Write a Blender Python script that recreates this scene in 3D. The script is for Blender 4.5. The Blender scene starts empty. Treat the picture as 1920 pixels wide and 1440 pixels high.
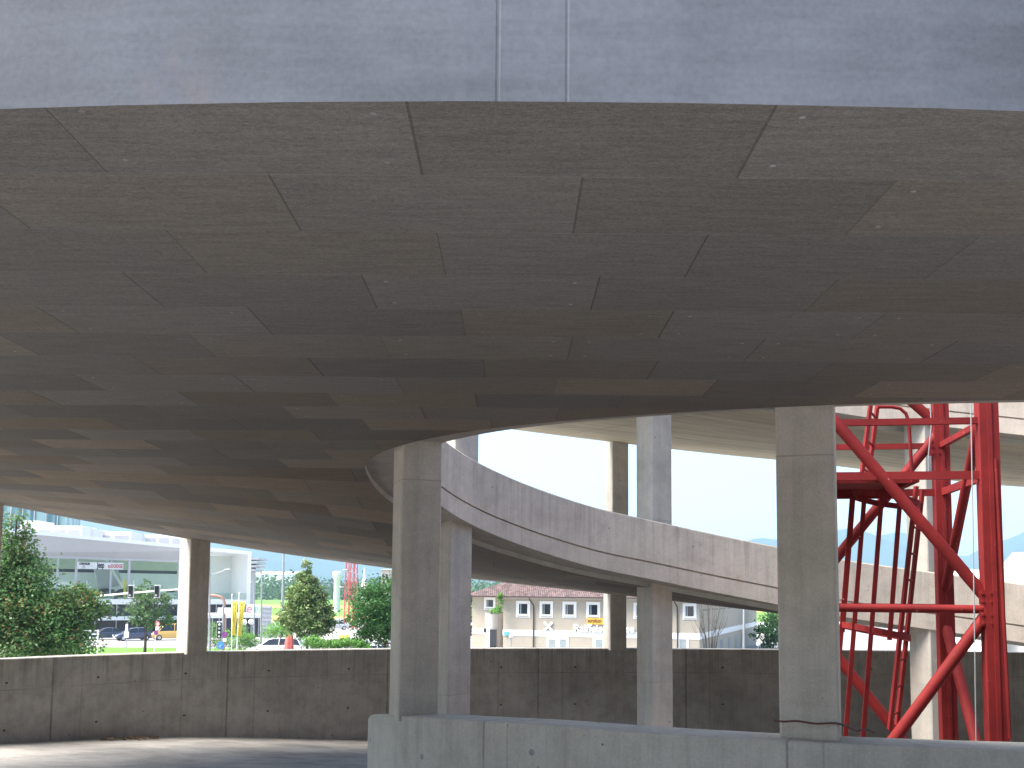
import bpy, bmesh, math, random
import numpy as np
from mathutils import Vector, Matrix
R = math.radians
random.seed(7)
rng = np.random.default_rng(7)
sc = bpy.context.scene
COL = sc.collection

# ------------------------------------------------------------------ camera
FPX, CX, CY = 1900.0, 960.0, 944.0
PITCH, ROLL = R(5.0), R(0.5)
_f = Vector((0, math.cos(PITCH), math.sin(PITCH)))
_u = Vector((0, -math.sin(PITCH), math.cos(PITCH)))
_r = Vector((1, 0, 0))
CR = _r * math.cos(ROLL) + _u * math.sin(ROLL)
CU = _u * math.cos(ROLL) - _r * math.sin(ROLL)
cam = bpy.data.cameras.new('camera')
cam.sensor_width = 36.0
cam.lens = FPX / 1920 * 36.0
cam.shift_y = (CY - 720) / 1920
cam.clip_start = 0.05
cam.clip_end = 30000
cam_o = bpy.data.objects.new('camera', cam)
COL.objects.link(cam_o)
m = Matrix((CR, CU, -_f)).transposed().to_4x4()
cam_o.matrix_world = m
sc.camera = cam_o

def ray(px, py):
    return _f + CR * ((px - CX) / FPX) + CU * ((CY - py) / FPX)
def P(px, py, Y):
    d = ray(px, py)
    return d * (Y / d.y)

# ------------------------------------------------------------------ world and sun
SUN_EL, SUN_AZ = R(56), R(262)          # azimuth clockwise from +Y
w = bpy.data.worlds.new('World'); sc.world = w
w.use_nodes = True
nt = w.node_tree
sky = nt.nodes.new('ShaderNodeTexSky'); sky.sky_type = 'NISHITA'
sky.sun_disc = False; sky.sun_elevation = SUN_EL; sky.sun_rotation = SUN_AZ
sky.air_density = 1.0; sky.dust_density = 4.0; sky.ozone_density = 1.2; sky.altitude = 400
bg = nt.nodes['Background']; bg.inputs[1].default_value = 0.068
nt.links.new(sky.outputs[0], bg.inputs[0])
sun = bpy.data.lights.new('sun', 'SUN'); sun.energy = 2.6; sun.angle = R(40); sun.color = (1, .95, .88)
sun_o = bpy.data.objects.new('sun', sun); COL.objects.link(sun_o)
sd = Vector((math.sin(SUN_AZ) * math.cos(SUN_EL), math.cos(SUN_AZ) * math.cos(SUN_EL), math.sin(SUN_EL)))
sun_o.rotation_euler = (-sd).to_track_quat('-Z', 'Y').to_euler()
sc.view_settings.view_transform = 'Standard'
sc.view_settings.look = 'None'
sc.view_settings.gamma = 1
sc.view_settings.exposure = 2.75
try:
    sc.cycles.max_bounces = 10; sc.cycles.diffuse_bounces = 8
    sc.cycles.glossy_bounces = 3; sc.cycles.transmission_bounces = 4
    sc.cycles.volume_bounces = 0
    sc.cycles.sample_clamp_indirect = 8
    sc.cycles.use_denoising = True
except Exception:
    pass

# ------------------------------------------------------------------ tagging
def tag(o, label=None, cat=None, group=None, kind=None):
    if label: o['label'] = label
    if cat: o['category'] = cat
    if group: o['group'] = group
    if kind: o['kind'] = kind
    return o
def empty(name, loc=(0, 0, 0), rz=0.0, label=None, cat=None, group=None):
    o = bpy.data.objects.new(name, None); COL.objects.link(o)
    o.location = loc; o.rotation_euler = (0, 0, rz); o.empty_display_size = .3
    return tag(o, label, cat, group)
def copy_tree(o, parent=None):
    c = o.copy(); COL.objects.link(c)
    if parent is not None: c.parent = parent
    for ch in list(o.children): copy_tree(ch, c)
    return c

class MB:
    def __init__(s): s.v = []; s.f = []; s.uv = None; s.mi = []
    def add(s, vs, fs, mi=0):
        n = len(s.v); s.v += [tuple(v) for v in vs]
        for f in fs: s.f.append(tuple(n + i for i in f)); s.mi.append(mi)
    def box(s, c, d, rz=0.0, M=None, mi=0):
        x, y, z = d[0] / 2, d[1] / 2, d[2] / 2
        vs = [Vector((sx * x, sy * y, sz * z)) for sz in (-1, 1) for sx, sy in ((-1, -1), (1, -1), (1, 1), (-1, 1))]
        Rm = M if M is not None else Matrix.Rotation(rz, 3, 'Z')
        vs = [Rm @ v + Vector(c) for v in vs]
        s.add(vs, [(0, 3, 2, 1), (4, 5, 6, 7), (0, 1, 5, 4), (1, 2, 6, 5), (2, 3, 7, 6), (3, 0, 4, 7)], mi)
        return s
    def hexa(s, pts, mi=0):      # 4 bottom, 4 top
        s.add(pts, [(0, 3, 2, 1), (4, 5, 6, 7), (0, 1, 5, 4), (1, 2, 6, 5), (2, 3, 7, 6), (3, 0, 4, 7)], mi); return s
    def bar(s, a, b, w_, h_, up=(0, 0, 1), mi=0):
        a, b = Vector(a), Vector(b); d = (b - a); L = d.length
        if L < 1e-6: return s
        x = d / L; y = Vector(up).cross(x)
        if y.length < 1e-4: y = Vector((1, 0, 0)).cross(x)
        y.normalize(); z = x.cross(y)
        M = Matrix((x, y, z)).transposed()
        return s.box((a + b) / 2, (L, w_, h_), M=M, mi=mi)
    def tube(s, pts, r, n=10, r2=None, mi=0, caps=True):
        pts = [Vector(p) for p in pts]; N = len(pts); base = len(s.v)
        rs = [r + (r2 - r) * i / (N - 1) for i in range(N)] if r2 is not None else [r] * N
        ref = None
        for i, p in enumerate(pts):
            t = (pts[min(i + 1, N - 1)] - pts[max(i - 1, 0)])
            if t.length < 1e-9: t = Vector((0, 0, 1))
            t.normalize()
            if ref is None:
                ref = Vector((0, 0, 1)) if abs(t.z) < .9 else Vector((1, 0, 0))
            a = ref - t * ref.dot(t)
            if a.length < 1e-5: a = Vector((0, 1, 0)).cross(t)
            a.normalize(); ref = a; b = t.cross(a)
            for k in range(n):
                th = 2 * math.pi * k / n
                s.v.append(tuple(p + (a * math.cos(th) + b * math.sin(th)) * rs[i]))
        for i in range(N - 1):
            for k in range(n):
                k2 = (k + 1) % n
                s.f.append((base + i * n + k, base + i * n + k2, base + (i + 1) * n + k2, base + (i + 1) * n + k)); s.mi.append(mi)
        if caps:
            s.f.append(tuple(base + k for k in range(n))[::-1]); s.mi.append(mi)
            s.f.append(tuple(base + (N - 1) * n + k for k in range(n))); s.mi.append(mi)
        return s
    def prism(s, poly, z0, z1, mi=0):
        n = len(poly); vs = [(x, y, z0) for x, y in poly] + [(x, y, z1) for x, y in poly]
        s.add(vs, [tuple(range(n))[::-1], tuple(range(n, 2 * n))] + [(i, (i + 1) % n, n + (i + 1) % n, n + i) for i in range(n)], mi)
        return s
    def sphere(s, c, r, sx=1, sy=1, sz=1, nu=14, nv=9, mi=0):
        c = Vector(c); base = len(s.v)
        for j in range(nv + 1):
            ph = math.pi * j / nv
            for i in range(nu):
                th = 2 * math.pi * i / nu
                s.v.append((c.x + r * sx * math.sin(ph) * math.cos(th), c.y + r * sy * math.sin(ph) * math.sin(th), c.z + r * sz * math.cos(ph)))
        for j in range(nv):
            for i in range(nu):
                i2 = (i + 1) % nu
                s.f.append((base + j * nu + i, base + (j + 1) * nu + i, base + (j + 1) * nu + i2, base + j * nu + i2)); s.mi.append(mi)
        return s
    def build(s, name, mat, parent=None, smooth=False, bevel=0, uv=None, loc=None, fix=True):
        me = bpy.data.meshes.new(name)
        me.from_pydata(s.v, [], s.f)
        mats = mat if isinstance(mat, (list, tuple)) else [mat]
        for mm in mats: me.materials.append(mm)
        if len(mats) > 1: me.polygons.foreach_set('material_index', s.mi)
        if uv is not None:
            l = me.uv_layers.new(name='UVMap')
            for i, lp in enumerate(me.loops): l.data[i].uv = uv[lp.vertex_index]
        if fix:
            b = bmesh.new(); b.from_mesh(me)
            bmesh.ops.recalc_face_normals(b, faces=b.faces); b.to_mesh(me); b.free()
        if smooth:
            me.polygons.foreach_set('use_smooth', [True] * len(me.polygons))
            try: me.set_sharp_from_angle(angle=R(40))
            except Exception: pass
        me.update()
        o = bpy.data.objects.new(name, me); COL.objects.link(o)
        if loc is not None: o.location = loc
        if parent is not None: o.parent = parent
        if bevel:
            md = o.modifiers.new('bevel', 'BEVEL'); md.width = bevel; md.segments = 2; md.limit_method = 'ANGLE'
        return o

def text_mesh(name, s, size, mat, parent, M, extrude=.02, bold=0.0, align='LEFT', sx=1.0):
    cu = bpy.data.curves.new(name, 'FONT'); cu.body = s; cu.size = size; cu.extrude = extrude
    cu.align_x = align; cu.offset = bold; cu.resolution_u = 3
    t = bpy.data.objects.new(name + '_src', cu); COL.objects.link(t)
    bpy.context.view_layer.update()
    dg = bpy.context.evaluated_depsgraph_get()
    me = bpy.data.meshes.new_from_object(t.evaluated_get(dg))
    bpy.data.objects.remove(t); bpy.data.curves.remove(cu)
    me.transform(Matrix.Diagonal((sx, 1, 1, 1)))
    me.transform(M)
    me.name = name; me.materials.clear(); me.materials.append(mat)
    o = bpy.data.objects.new(name, me); COL.objects.link(o)
    if parent is not None: o.parent = parent
    return o

# ------------------------------------------------------------------ materials
class NT:
    def __init__(s, name, rough=.8, spec=.3):
        s.m = bpy.data.materials.new(name); s.m.use_nodes = True
        s.t = s.m.node_tree; s.b = s.t.nodes['Principled BSDF']
        s.b.inputs['Roughness'].default_value = rough
        s.b.inputs['Specular IOR Level'].default_value = spec
    def n(s, ty, **kw):
        nd = s.t.nodes.new(ty)
        for k, v in kw.items():
            if k.startswith('i_'): nd.inputs[int(k[2:]) if k[2:].isdigit() else k[2:].replace('_', ' ')].default_value = v
            else: setattr(nd, k, v)
        return nd
    def l(s, a, b): s.t.links.new(a, b)
    def math(s, op, a, b=None, c=None):
        nd = s.t.nodes.new('ShaderNodeMath'); nd.operation = op
        for i, x in enumerate((a, b, c)):
            if x is None: continue
            if isinstance(x, (int, float)): nd.inputs[i].default_value = x
            else: s.l(x, nd.inputs[i])
        return nd.outputs[0]
    def noise(s, vec, scale, detail=3, rough=.55, sc3=None):
        if sc3 is not None:
            mp = s.n('ShaderNodeMapping'); mp.inputs['Scale'].default_value = sc3
            s.l(vec, mp.inputs[0]); vec = mp.outputs[0]
        nd = s.n('ShaderNodeTexNoise'); nd.inputs['Scale'].default_value = scale
        nd.inputs['Detail'].default_value = detail; nd.inputs['Roughness'].default_value = rough
        s.l(vec, nd.inputs[0]); return nd.outputs[0]
    def ramp(s, fac, stops):
        nd = s.n('ShaderNodeValToRGB'); cr = nd.color_ramp
        while len(cr.elements) < len(stops): cr.elements.new(.5)
        for e, (p, c) in zip(cr.elements, stops):
            e.position = p; e.color = (c, c, c, 1) if isinstance(c, (int, float)) else (*c, 1)
        s.l(fac, nd.inputs[0]); return nd.outputs[0]
    def mix(s, a, b, fac, mode='MIX'):
        nd = s.n('ShaderNodeMix', data_type='RGBA', blend_type=mode)
        for i, x in ((6, a), (7, b)):
            if isinstance(x, tuple): nd.inputs[i].default_value = (*x, 1)
            elif isinstance(x, (int, float)): nd.inputs[i].default_value = (x, x, x, 1)
            else: s.l(x, nd.inputs[i])
        if isinstance(fac, (int, float)): nd.inputs[0].default_value = fac
        else: s.l(fac, nd.inputs[0])
        return nd.outputs[2]
    def col(s, x):
        if isinstance(x, tuple): s.b.inputs['Base Color'].default_value = (*x, 1)
        else: s.l(x, s.b.inputs['Base Color'])
    def bump(s, h, strength=.3, dist=.01):
        nd = s.n('ShaderNodeBump'); nd.inputs['Strength'].default_value = strength; nd.inputs['Distance'].default_value = dist
        s.l(h, nd.inputs['Height']); s.l(nd.outputs[0], s.b.inputs['Normal'])
    def obj(s): return s.n('ShaderNodeTexCoord').outputs['Object']
    def uvc(s): return s.n('ShaderNodeTexCoord').outputs['UV']
    def line(s, x, period, off, width, soft=.004):   # 1 on a line at x = off mod period
        a = s.math('SUBTRACT', x, off - period / 2)
        a = s.math('FLOORED_MODULO', a, period)
        a = s.math('SUBTRACT', a, period / 2); a = s.math('ABSOLUTE', a)
        nd = s.n('ShaderNodeMapRange'); nd.clamp = True
        nd.inputs[1].default_value = width / 2; nd.inputs[2].default_value = width / 2 + soft
        nd.inputs[3].default_value = 1; nd.inputs[4].default_value = 0
        s.l(a, nd.inputs[0]); return nd.outputs[0]

def plain(name, c, rough=.6, spec=.3, metal=0.0, var=.12, scale=3.0):
    k = NT(name, rough, spec); k.b.inputs['Metallic'].default_value = metal
    nz = k.noise(k.obj(), scale, 4)
    v = k.ramp(nz, [(.3, 1 - var), (.7, 1 + var * .3)])
    k.col(k.mix(c, v, 1.0, 'MULTIPLY')); return k.m

def concrete(name, base, seams=(), hseams=(), pores=1.0, blotch=.22, dark=(.09, .085, .08), blots=0.0, ties=0.0, grain=(1, 1, 1), rough=.75, warm=0.0, runs=.7, drip=0.0):
    """cast concrete seen on UV in metres (u along, v up)"""
    k = NT(name, rough, .25); uv = k.uvc(); ob = k.obj()
    sep = k.n('ShaderNodeSeparateXYZ'); k.l(uv, sep.inputs[0]); u, v = sep.outputs[0], sep.outputs[1]
    big = k.noise(ob, .9, 5, .6); mid = k.noise(ob, 5, 5, .65, grain); fine = k.noise(ob, 60, 3, .6)
    c = k.mix(base, k.ramp(big, [(.3, 1 - blotch), (.72, 1.12)]), 1.0, 'MULTIPLY')
    c = k.mix(c, k.ramp(mid, [(.3, 1 - blotch * .8), (.55, 1.0), (.75, 1.08)]), 1.0, 'MULTIPLY')
    c = k.mix(c, k.ramp(fine, [(.3, .9), (.7, 1.07)]), 1.0, 'MULTIPLY')
    streak = k.noise(ob, 3.0, 4, .7, (3.5, 3.5, .18))
    c = k.mix(c, k.ramp(streak, [(.36, .86), (.55, 1.0)]), runs, 'MULTIPLY')
    if warm:
        wn = k.noise(ob, 2.1, 4, .7, (1, 1, .4))
        c = k.mix(c, (.36, .20, .09), k.math('MULTIPLY', k.ramp(wn, [(.62, 0.0), (.8, 1.0)]), warm))
    if drip:
        dn = k.noise(ob, 4.5, 4, .7, (4, 4, .10))
        top = k.ramp(k.math('ADD', k.math('MULTIPLY', v, .8), 1.0), [(.25, 0.0), (.98, 1.0)])
        c = k.mix(c, (.10, .095, .085), k.math('MULTIPLY', k.math('MULTIPLY', top, k.ramp(dn, [(.50, 0.0), (.68, 1.0)])), drip))
    # air pores
    vo = k.n('ShaderNodeTexVoronoi'); vo.inputs['Scale'].default_value = 9; k.l(ob, vo.inputs[0])
    wv = k.n('ShaderNodeSeparateColor'); k.l(vo.outputs['Color'], wv.inputs[0])
    thr = k.math('MULTIPLY', k.math('POWER', wv.outputs[0], 5.0), .13)
    pore = k.math('LESS_THAN', vo.outputs['Distance'], thr)
    c = k.mix(c, dark, k.math('MULTIPLY', pore, .65 * pores))
    h = k.math('MULTIPLY', pore, -.5)
    for (per, off, wd, st) in seams:
        ln = k.line(u, per, off, wd); br = k.noise(ob, 6, 3)
        ln = k.math('MULTIPLY', ln, k.ramp(br, [(.3, .45), (.55, 1.0)]))
        c = k.mix(c, dark, k.math('MULTIPLY', ln, st)); h = k.math('SUBTRACT', h, ln)
    for (per, off, wd, st) in hseams:
        wob = k.math('MULTIPLY', k.math('SUBTRACT', k.noise(ob, .8, 2), .5), .06)
        ln = k.line(k.math('ADD', v, wob), per, off, wd); br = k.noise(ob, 2.5, 3)
        ln = k.math('MULTIPLY', ln, k.ramp(br, [(.38, .15), (.6, 1.0)]))
        c = k.mix(c, dark, k.math('MULTIPLY', ln, st)); h = k.math('SUBTRACT', h, ln)
    if ties:
        cu = k.math('MULTIPLY', k.math('FLOORED_MODULO', u, ties), 1.0); cu = k.math('SUBTRACT', cu, ties / 2)
        cv = k.math('SUBTRACT', k.math('FLOORED_MODULO', v, .95), .475)
        d = k.math('SQRT', k.math('ADD', k.math('MULTIPLY', cu, cu), k.math('MULTIPLY', cv, cv)))
        t_ = k.math('LESS_THAN', d, .022)
        c = k.mix(c, (.03, .028, .026), k.math('MULTIPLY', t_, .85))
    if blots:
        cu = k.math('SUBTRACT', k.math('FLOORED_MODULO', u, 1.17), .58)
        cv = k.math('SUBTRACT', v, k.math('ADD', -.26, k.math('MULTIPLY', k.math('SINE', k.math('MULTIPLY', u, 2.1)), .06)))
        d = k.math('SQRT', k.math('ADD', k.math('MULTIPLY', cu, cu), k.math('MULTIPLY', cv, cv)))
        c = k.mix(c, (.16, .165, .19), k.math('MULTIPLY', k.math('LESS_THAN', d, .024), blots))
    k.col(c); k.bump(k.math('ADD', h, k.math('MULTIPLY', mid, .35)), .35, .006)
    return k.m

def board_soffit(name, tint=1.0, ROW0=2.476, RW=.484, PL=.948, OFF=-.207, amp=.42):
    k = NT(name, .8, .2); ob = k.obj()
    sep = k.n('ShaderNodeSeparateXYZ'); k.l(ob, sep.inputs[0]); x, y = sep.outputs[0], sep.outputs[1]
    ry = k.math('DIVIDE', k.math('SUBTRACT', y, ROW0), RW); row = k.math('FLOOR', ry)
    odd = k.math('FLOORED_MODULO', row, 2.0)
    # small irregular shift of each row of boards
    wn = k.n('ShaderNodeTexWhiteNoise'); wn.noise_dimensions = '1D'; k.l(k.math('ADD', row, .37), wn.inputs['W'])
    jit = k.math('MULTIPLY', k.math('SUBTRACT', wn.outputs[0], .5), .16)
    xs = k.math('ADD', k.math('SUBTRACT', x, OFF), k.math('ADD', jit, k.math('MULTIPLY', odd, PL / 2)))
    cx = k.math('DIVIDE', xs, PL); colm = k.math('FLOOR', cx)
    cmb = k.n('ShaderNodeCombineXYZ'); k.l(colm, cmb.inputs[0]); k.l(row, cmb.inputs[1])
    wc = k.n('ShaderNodeTexWhiteNoise'); wc.noise_dimensions = '3D'; k.l(cmb.outputs[0], wc.inputs['Vector'])
    scc = k.n('ShaderNodeSeparateColor'); k.l(wc.outputs['Color'], scc.inputs[0])
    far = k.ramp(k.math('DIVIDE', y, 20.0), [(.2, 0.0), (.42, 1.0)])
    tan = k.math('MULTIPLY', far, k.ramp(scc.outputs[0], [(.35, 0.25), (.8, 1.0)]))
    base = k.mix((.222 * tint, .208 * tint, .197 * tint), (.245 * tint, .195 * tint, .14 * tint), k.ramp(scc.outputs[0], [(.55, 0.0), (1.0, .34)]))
    base = k.mix(base, (.36 * tint, .275 * tint, .185 * tint), k.math('MULTIPLY', tan, .62))  # tan is partly board colour, partly warm bounced light put into farther rows
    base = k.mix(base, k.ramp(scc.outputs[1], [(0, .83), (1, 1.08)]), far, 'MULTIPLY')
    base = k.mix(base, k.ramp(k.noise(ob, 210, 2, .6), [(.36, .80), (.62, 1.12)]), 1.0, 'MULTIPLY')
    base = k.mix(base, k.ramp(scc.outputs[1], [(0, 1 - .26 * amp), (1, 1.08)]), 1.0, 'MULTIPLY')
    # wood grain print along the boards, each board its own
    off = k.n('ShaderNodeVectorMath', operation='MULTIPLY_ADD'); k.l(wc.outputs['Color'], off.inputs[0]); off.inputs[1].default_value = (9, 9, 0); k.l(ob, off.inputs[2])
    g1 = k.noise(off.outputs[0], 8, 5, .7, (.5, 4.5, 1)); g2 = k.noise(off.outputs[0], 75, 4, .75, (.65, 1.5, 1))
    g3 = k.noise(ob, .5, 4, .6)
    base = k.mix(base, k.ramp(g1, [(.3, .78), (.6, 1.04)]), 1.0, 'MULTIPLY')
    base = k.mix(base, k.ramp(g2, [(.36, .80), (.64, 1.12)]), 1.0, 'MULTIPLY')
    base = k.mix(base, k.ramp(g3, [(.3, .9), (.7, 1.06)]), 1.0, 'MULTIPLY')
    # short joints dark, long joints faint
    fx = k.math('MULTIPLY', k.math('SUBTRACT', cx, colm), PL)
    fy = k.math('MULTIPLY', k.math('SUBTRACT', ry, row), RW)
    wj = k.math('ADD', .003, k.math('MULTIPLY', scc.outputs[2], .006))
    j1 = k.math('LESS_THAN', fx, wj)
    j2 = k.math('LESS_THAN', fy, .0045)
    base = k.mix(base, (.045, .04, .035), k.math('MULTIPLY', j1, k.ramp(scc.outputs[0], [(0, .85), (1, .35)])))
    lg = k.noise(ob, 1.3, 2)
    base = k.mix(base, (.34, .31, .27), k.math('MULTIPLY', j2, k.ramp(lg, [(.35, 0.05), (.7, .35)])))
    # nail plugs: two near each board end
    ax = k.math('ABSOLUTE', k.math('SUBTRACT', k.math('ABSOLUTE', k.math('SUBTRACT', fx, PL / 2)), PL / 2 - .09))
    ay = k.math('ABSOLUTE', k.math('SUBTRACT', k.math('ABSOLUTE', k.math('SUBTRACT', fy, RW / 2)), RW / 2 - .09))
    dd = k.math('SQRT', k.math('ADD', k.math('MULTIPLY', ax, ax), k.math('MULTIPLY', ay, ay)))
    pl = k.math('LESS_THAN', dd, .0085)
    base = k.mix(base, (.45, .46, .46), k.math('MULTIPLY', pl, k.ramp(scc.outputs[1], [(.45, 0.0), (.8, .4)])))
    k.col(base)
    h = k.math('ADD', k.math('MULTIPLY', g2, .5), k.math('MULTIPLY', scc.outputs[0], .8))
    h = k.math('SUBTRACT', h, j1); k.bump(h, .35, .006)
    return k.m

H = 1.25
M = {}
def plank_soffit(name):
    k = NT(name, .8, .2); ob = k.obj(); sep = k.n('ShaderNodeSeparateXYZ'); k.l(ob, sep.inputs[0])
    row = k.math('FLOOR', k.math('DIVIDE', sep.outputs[1], .5)); wn = k.n('ShaderNodeTexWhiteNoise'); wn.noise_dimensions = '1D'; k.l(row, wn.inputs['W'])
    c = k.mix((.50, .44, .33), k.ramp(wn.outputs[0], [(0, .78), (1, 1.08)]), 1.0, 'MULTIPLY')
    c = k.mix(c, k.ramp(k.noise(ob, 2.2, 5, .7, (.22, 4, 1)), [(.3, .68), (.65, 1.08)]), 1.0, 'MULTIPLY')
    c = k.mix(c, k.ramp(k.noise(ob, 14, 3, .6, (.3, 3, 1)), [(.3, .88), (.65, 1.05)]), 1.0, 'MULTIPLY')
    c = k.mix(c, (.2, .17, .12), k.math('MULTIPLY', k.line(k.math('ADD', sep.outputs[0], k.math('MULTIPLY', sep.outputs[1], .6)), 3.6, .6, .02), .5))
    k.col(c); return k.m
M['plank'] = plank_soffit('plank_soffit')
M['wall'] = concrete('wall_concrete', (.43, .40, .36), seams=((2.6, .0, .022, .6), (2.6, .42, .022, .2), (5.2, 1.9, .010, .35)), hseams=((50, -.62, .012, .45),), ties=1.3, blotch=.28, warm=.15, drip=.6)
M['fascia'] = concrete('fascia_concrete', (.14, .149, .172), seams=((4.9, 0.0, .005, .28), (4.9, .178, .003, .12)), blotch=.26, pores=.4, grain=(.22, 1, 1.8), warm=.2, runs=.1)
M['parapet'] = concrete('parapet_concrete', (.46, .43, .37), seams=((2.3, .13, .012, .55), (2.3, .36, .008, .25)), blots=.7, blotch=.16, pores=1.4, drip=.15, warm=.15)
M['edge'] = concrete('edge_concrete', (.51, .44, .365), seams=((4.2, .9, .006, .2),), blotch=.2, pores=.9, warm=.55, drip=.3)
M['column'] = concrete('column_concrete', (.47, .43, .37), seams=((50, .17, .004, .2),), hseams=((2.1, .95, .006, .35),), blotch=.18, pores=1.3, warm=.3)
M['wall2'] = plain('grey_render', (.20, .195, .19), .8)
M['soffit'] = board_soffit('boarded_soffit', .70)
M['band'] = concrete('band_concrete', (.36, .335, .30), blotch=.15)
M['floor'] = concrete('floor_concrete', (.40, .38, .35), blotch=.38, pores=.3, grain=(.5, 1, 1))
M['groove'] = plain('groove_shadow_gap', (.06, .055, .05), .9)
M['step'] = concrete('drip_edge_concrete', (.44, .45, .42), blotch=.2, pores=.2)

# ------------------------------------------------------------------ the ramp structure
CXE, CYE = 3.6 * H, 8.0 * H
def sgnpow(v, e): return math.copysign(abs(v) ** e, v)
def e_pt(t, a, b, n=2.0, cy=CYE):
    c, s_ = math.cos(R(t)), math.sin(R(t))
    return (CXE + a * sgnpow(c, 2 / n), cy + b * sgnpow(s_, 2 / n))
def E_step(t): return e_pt(t, 4.75 * H, 2.95 * H)
def E_in(t): return e_pt(t, 4.42 * H, 2.62 * H)
def near_edge_y(x): return 2.49 + (.030 if x < .14 else .020) * (x - .14) ** 2 if abs(x - .14) < 2.5 else 2.49 + (.030 if x < .14 else .020) * (5 * abs(x - .14) - 6.25)
def E_out(t):
    x, y = e_pt(t, 12.35, 7.7, 2.3, 10.2)
    if y < 10.2:
        nf = 4.6
        x, y = e_pt(t, 12.35, 7.75, 2.3 + (nf - 2.3) * min(1, (-math.sin(R(t))) * 3), 10.2)
        if abs(x) < 6: y = max(y, near_edge_y(x)) if y > near_edge_y(x) + .25 else near_edge_y(x)
        elif y < 2.6: y = max(y, near_edge_y(x))
    return (x, y)
ZI = [(0, -1.2), (40, -.85), (67, -.48), (92, -.23), (101, -.10), (121, .163), (127, .22), (144, .465), (154, .61), (165, .78), (182, .99), (200, 1.03), (215, 1.05), (400, 1.05)]
ZO = [(0, -1.2), (50, -.85), (75, -.6), (90, -.22), (101, 0), (112, .18), (119, .31), (137, .61), (155.5, .9), (175, .99), (195, 1.0), (400, 1.0)]
def smooth_tab(tab, k=4):
    ts = np.arange(-10, 371, 1.0); v = np.interp(ts, [a for a, b in tab], [b for a, b in tab])
    kern = np.ones(2 * k + 1) / (2 * k + 1); vp = np.pad(v, k, mode='edge'); v2 = np.convolve(vp, kern, 'valid')
    return lambda t: float(np.interp(t, ts, v2)) * H
zi, zo = smooth_tab(ZI), smooth_tab(ZO)
STEP = .06

def arc(fn, ts, zero_t):
    pts = [fn(t) for t in ts]; s_ = [0.0]
    for a, b in zip(pts, pts[1:]): s_.append(s_[-1] + math.hypot(b[0] - a[0], b[1] - a[1]))
    z = np.interp(zero_t, ts, s_)
    return [v - z for v in s_]
def strip(rows, name, mat, parent, us, vs_, smooth=True, close=False):
    """rows: list of stations, each a list of points (profile); us per station, vs_ per profile point"""
    mb = MB(); uv = []; n = len(rows[0])
    for i, r in enumerate(rows):
        for j, p in enumerate(r): mb.v.append(tuple(p)); uv.append((us[i], vs_[j] if not isinstance(vs_[0], (list, tuple)) else vs_[i][j]))
    for i in range(len(rows) - 1):
        for j in range(n if close else n - 1):
            j2 = (j + 1) % n
            mb.f.append((i * n + j, i * n + j2, (i + 1) * n + j2, (i + 1) * n + j)); mb.mi.append(0)
    if close:
        mb.f.append(tuple(range(n))); mb.mi.append(0); mb.f.append(tuple((len(rows) - 1) * n + j for j in range(n))[::-1]); mb.mi.append(0)
    return mb.build(name, mat, parent, smooth=smooth, uv=uv)

def toward(p, q, d):
    v = Vector((q[0] - p[0], q[1] - p[1])); L = v.length
    return (p[0] + v.x / L * d, p[1] + v.y / L * d)

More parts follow.
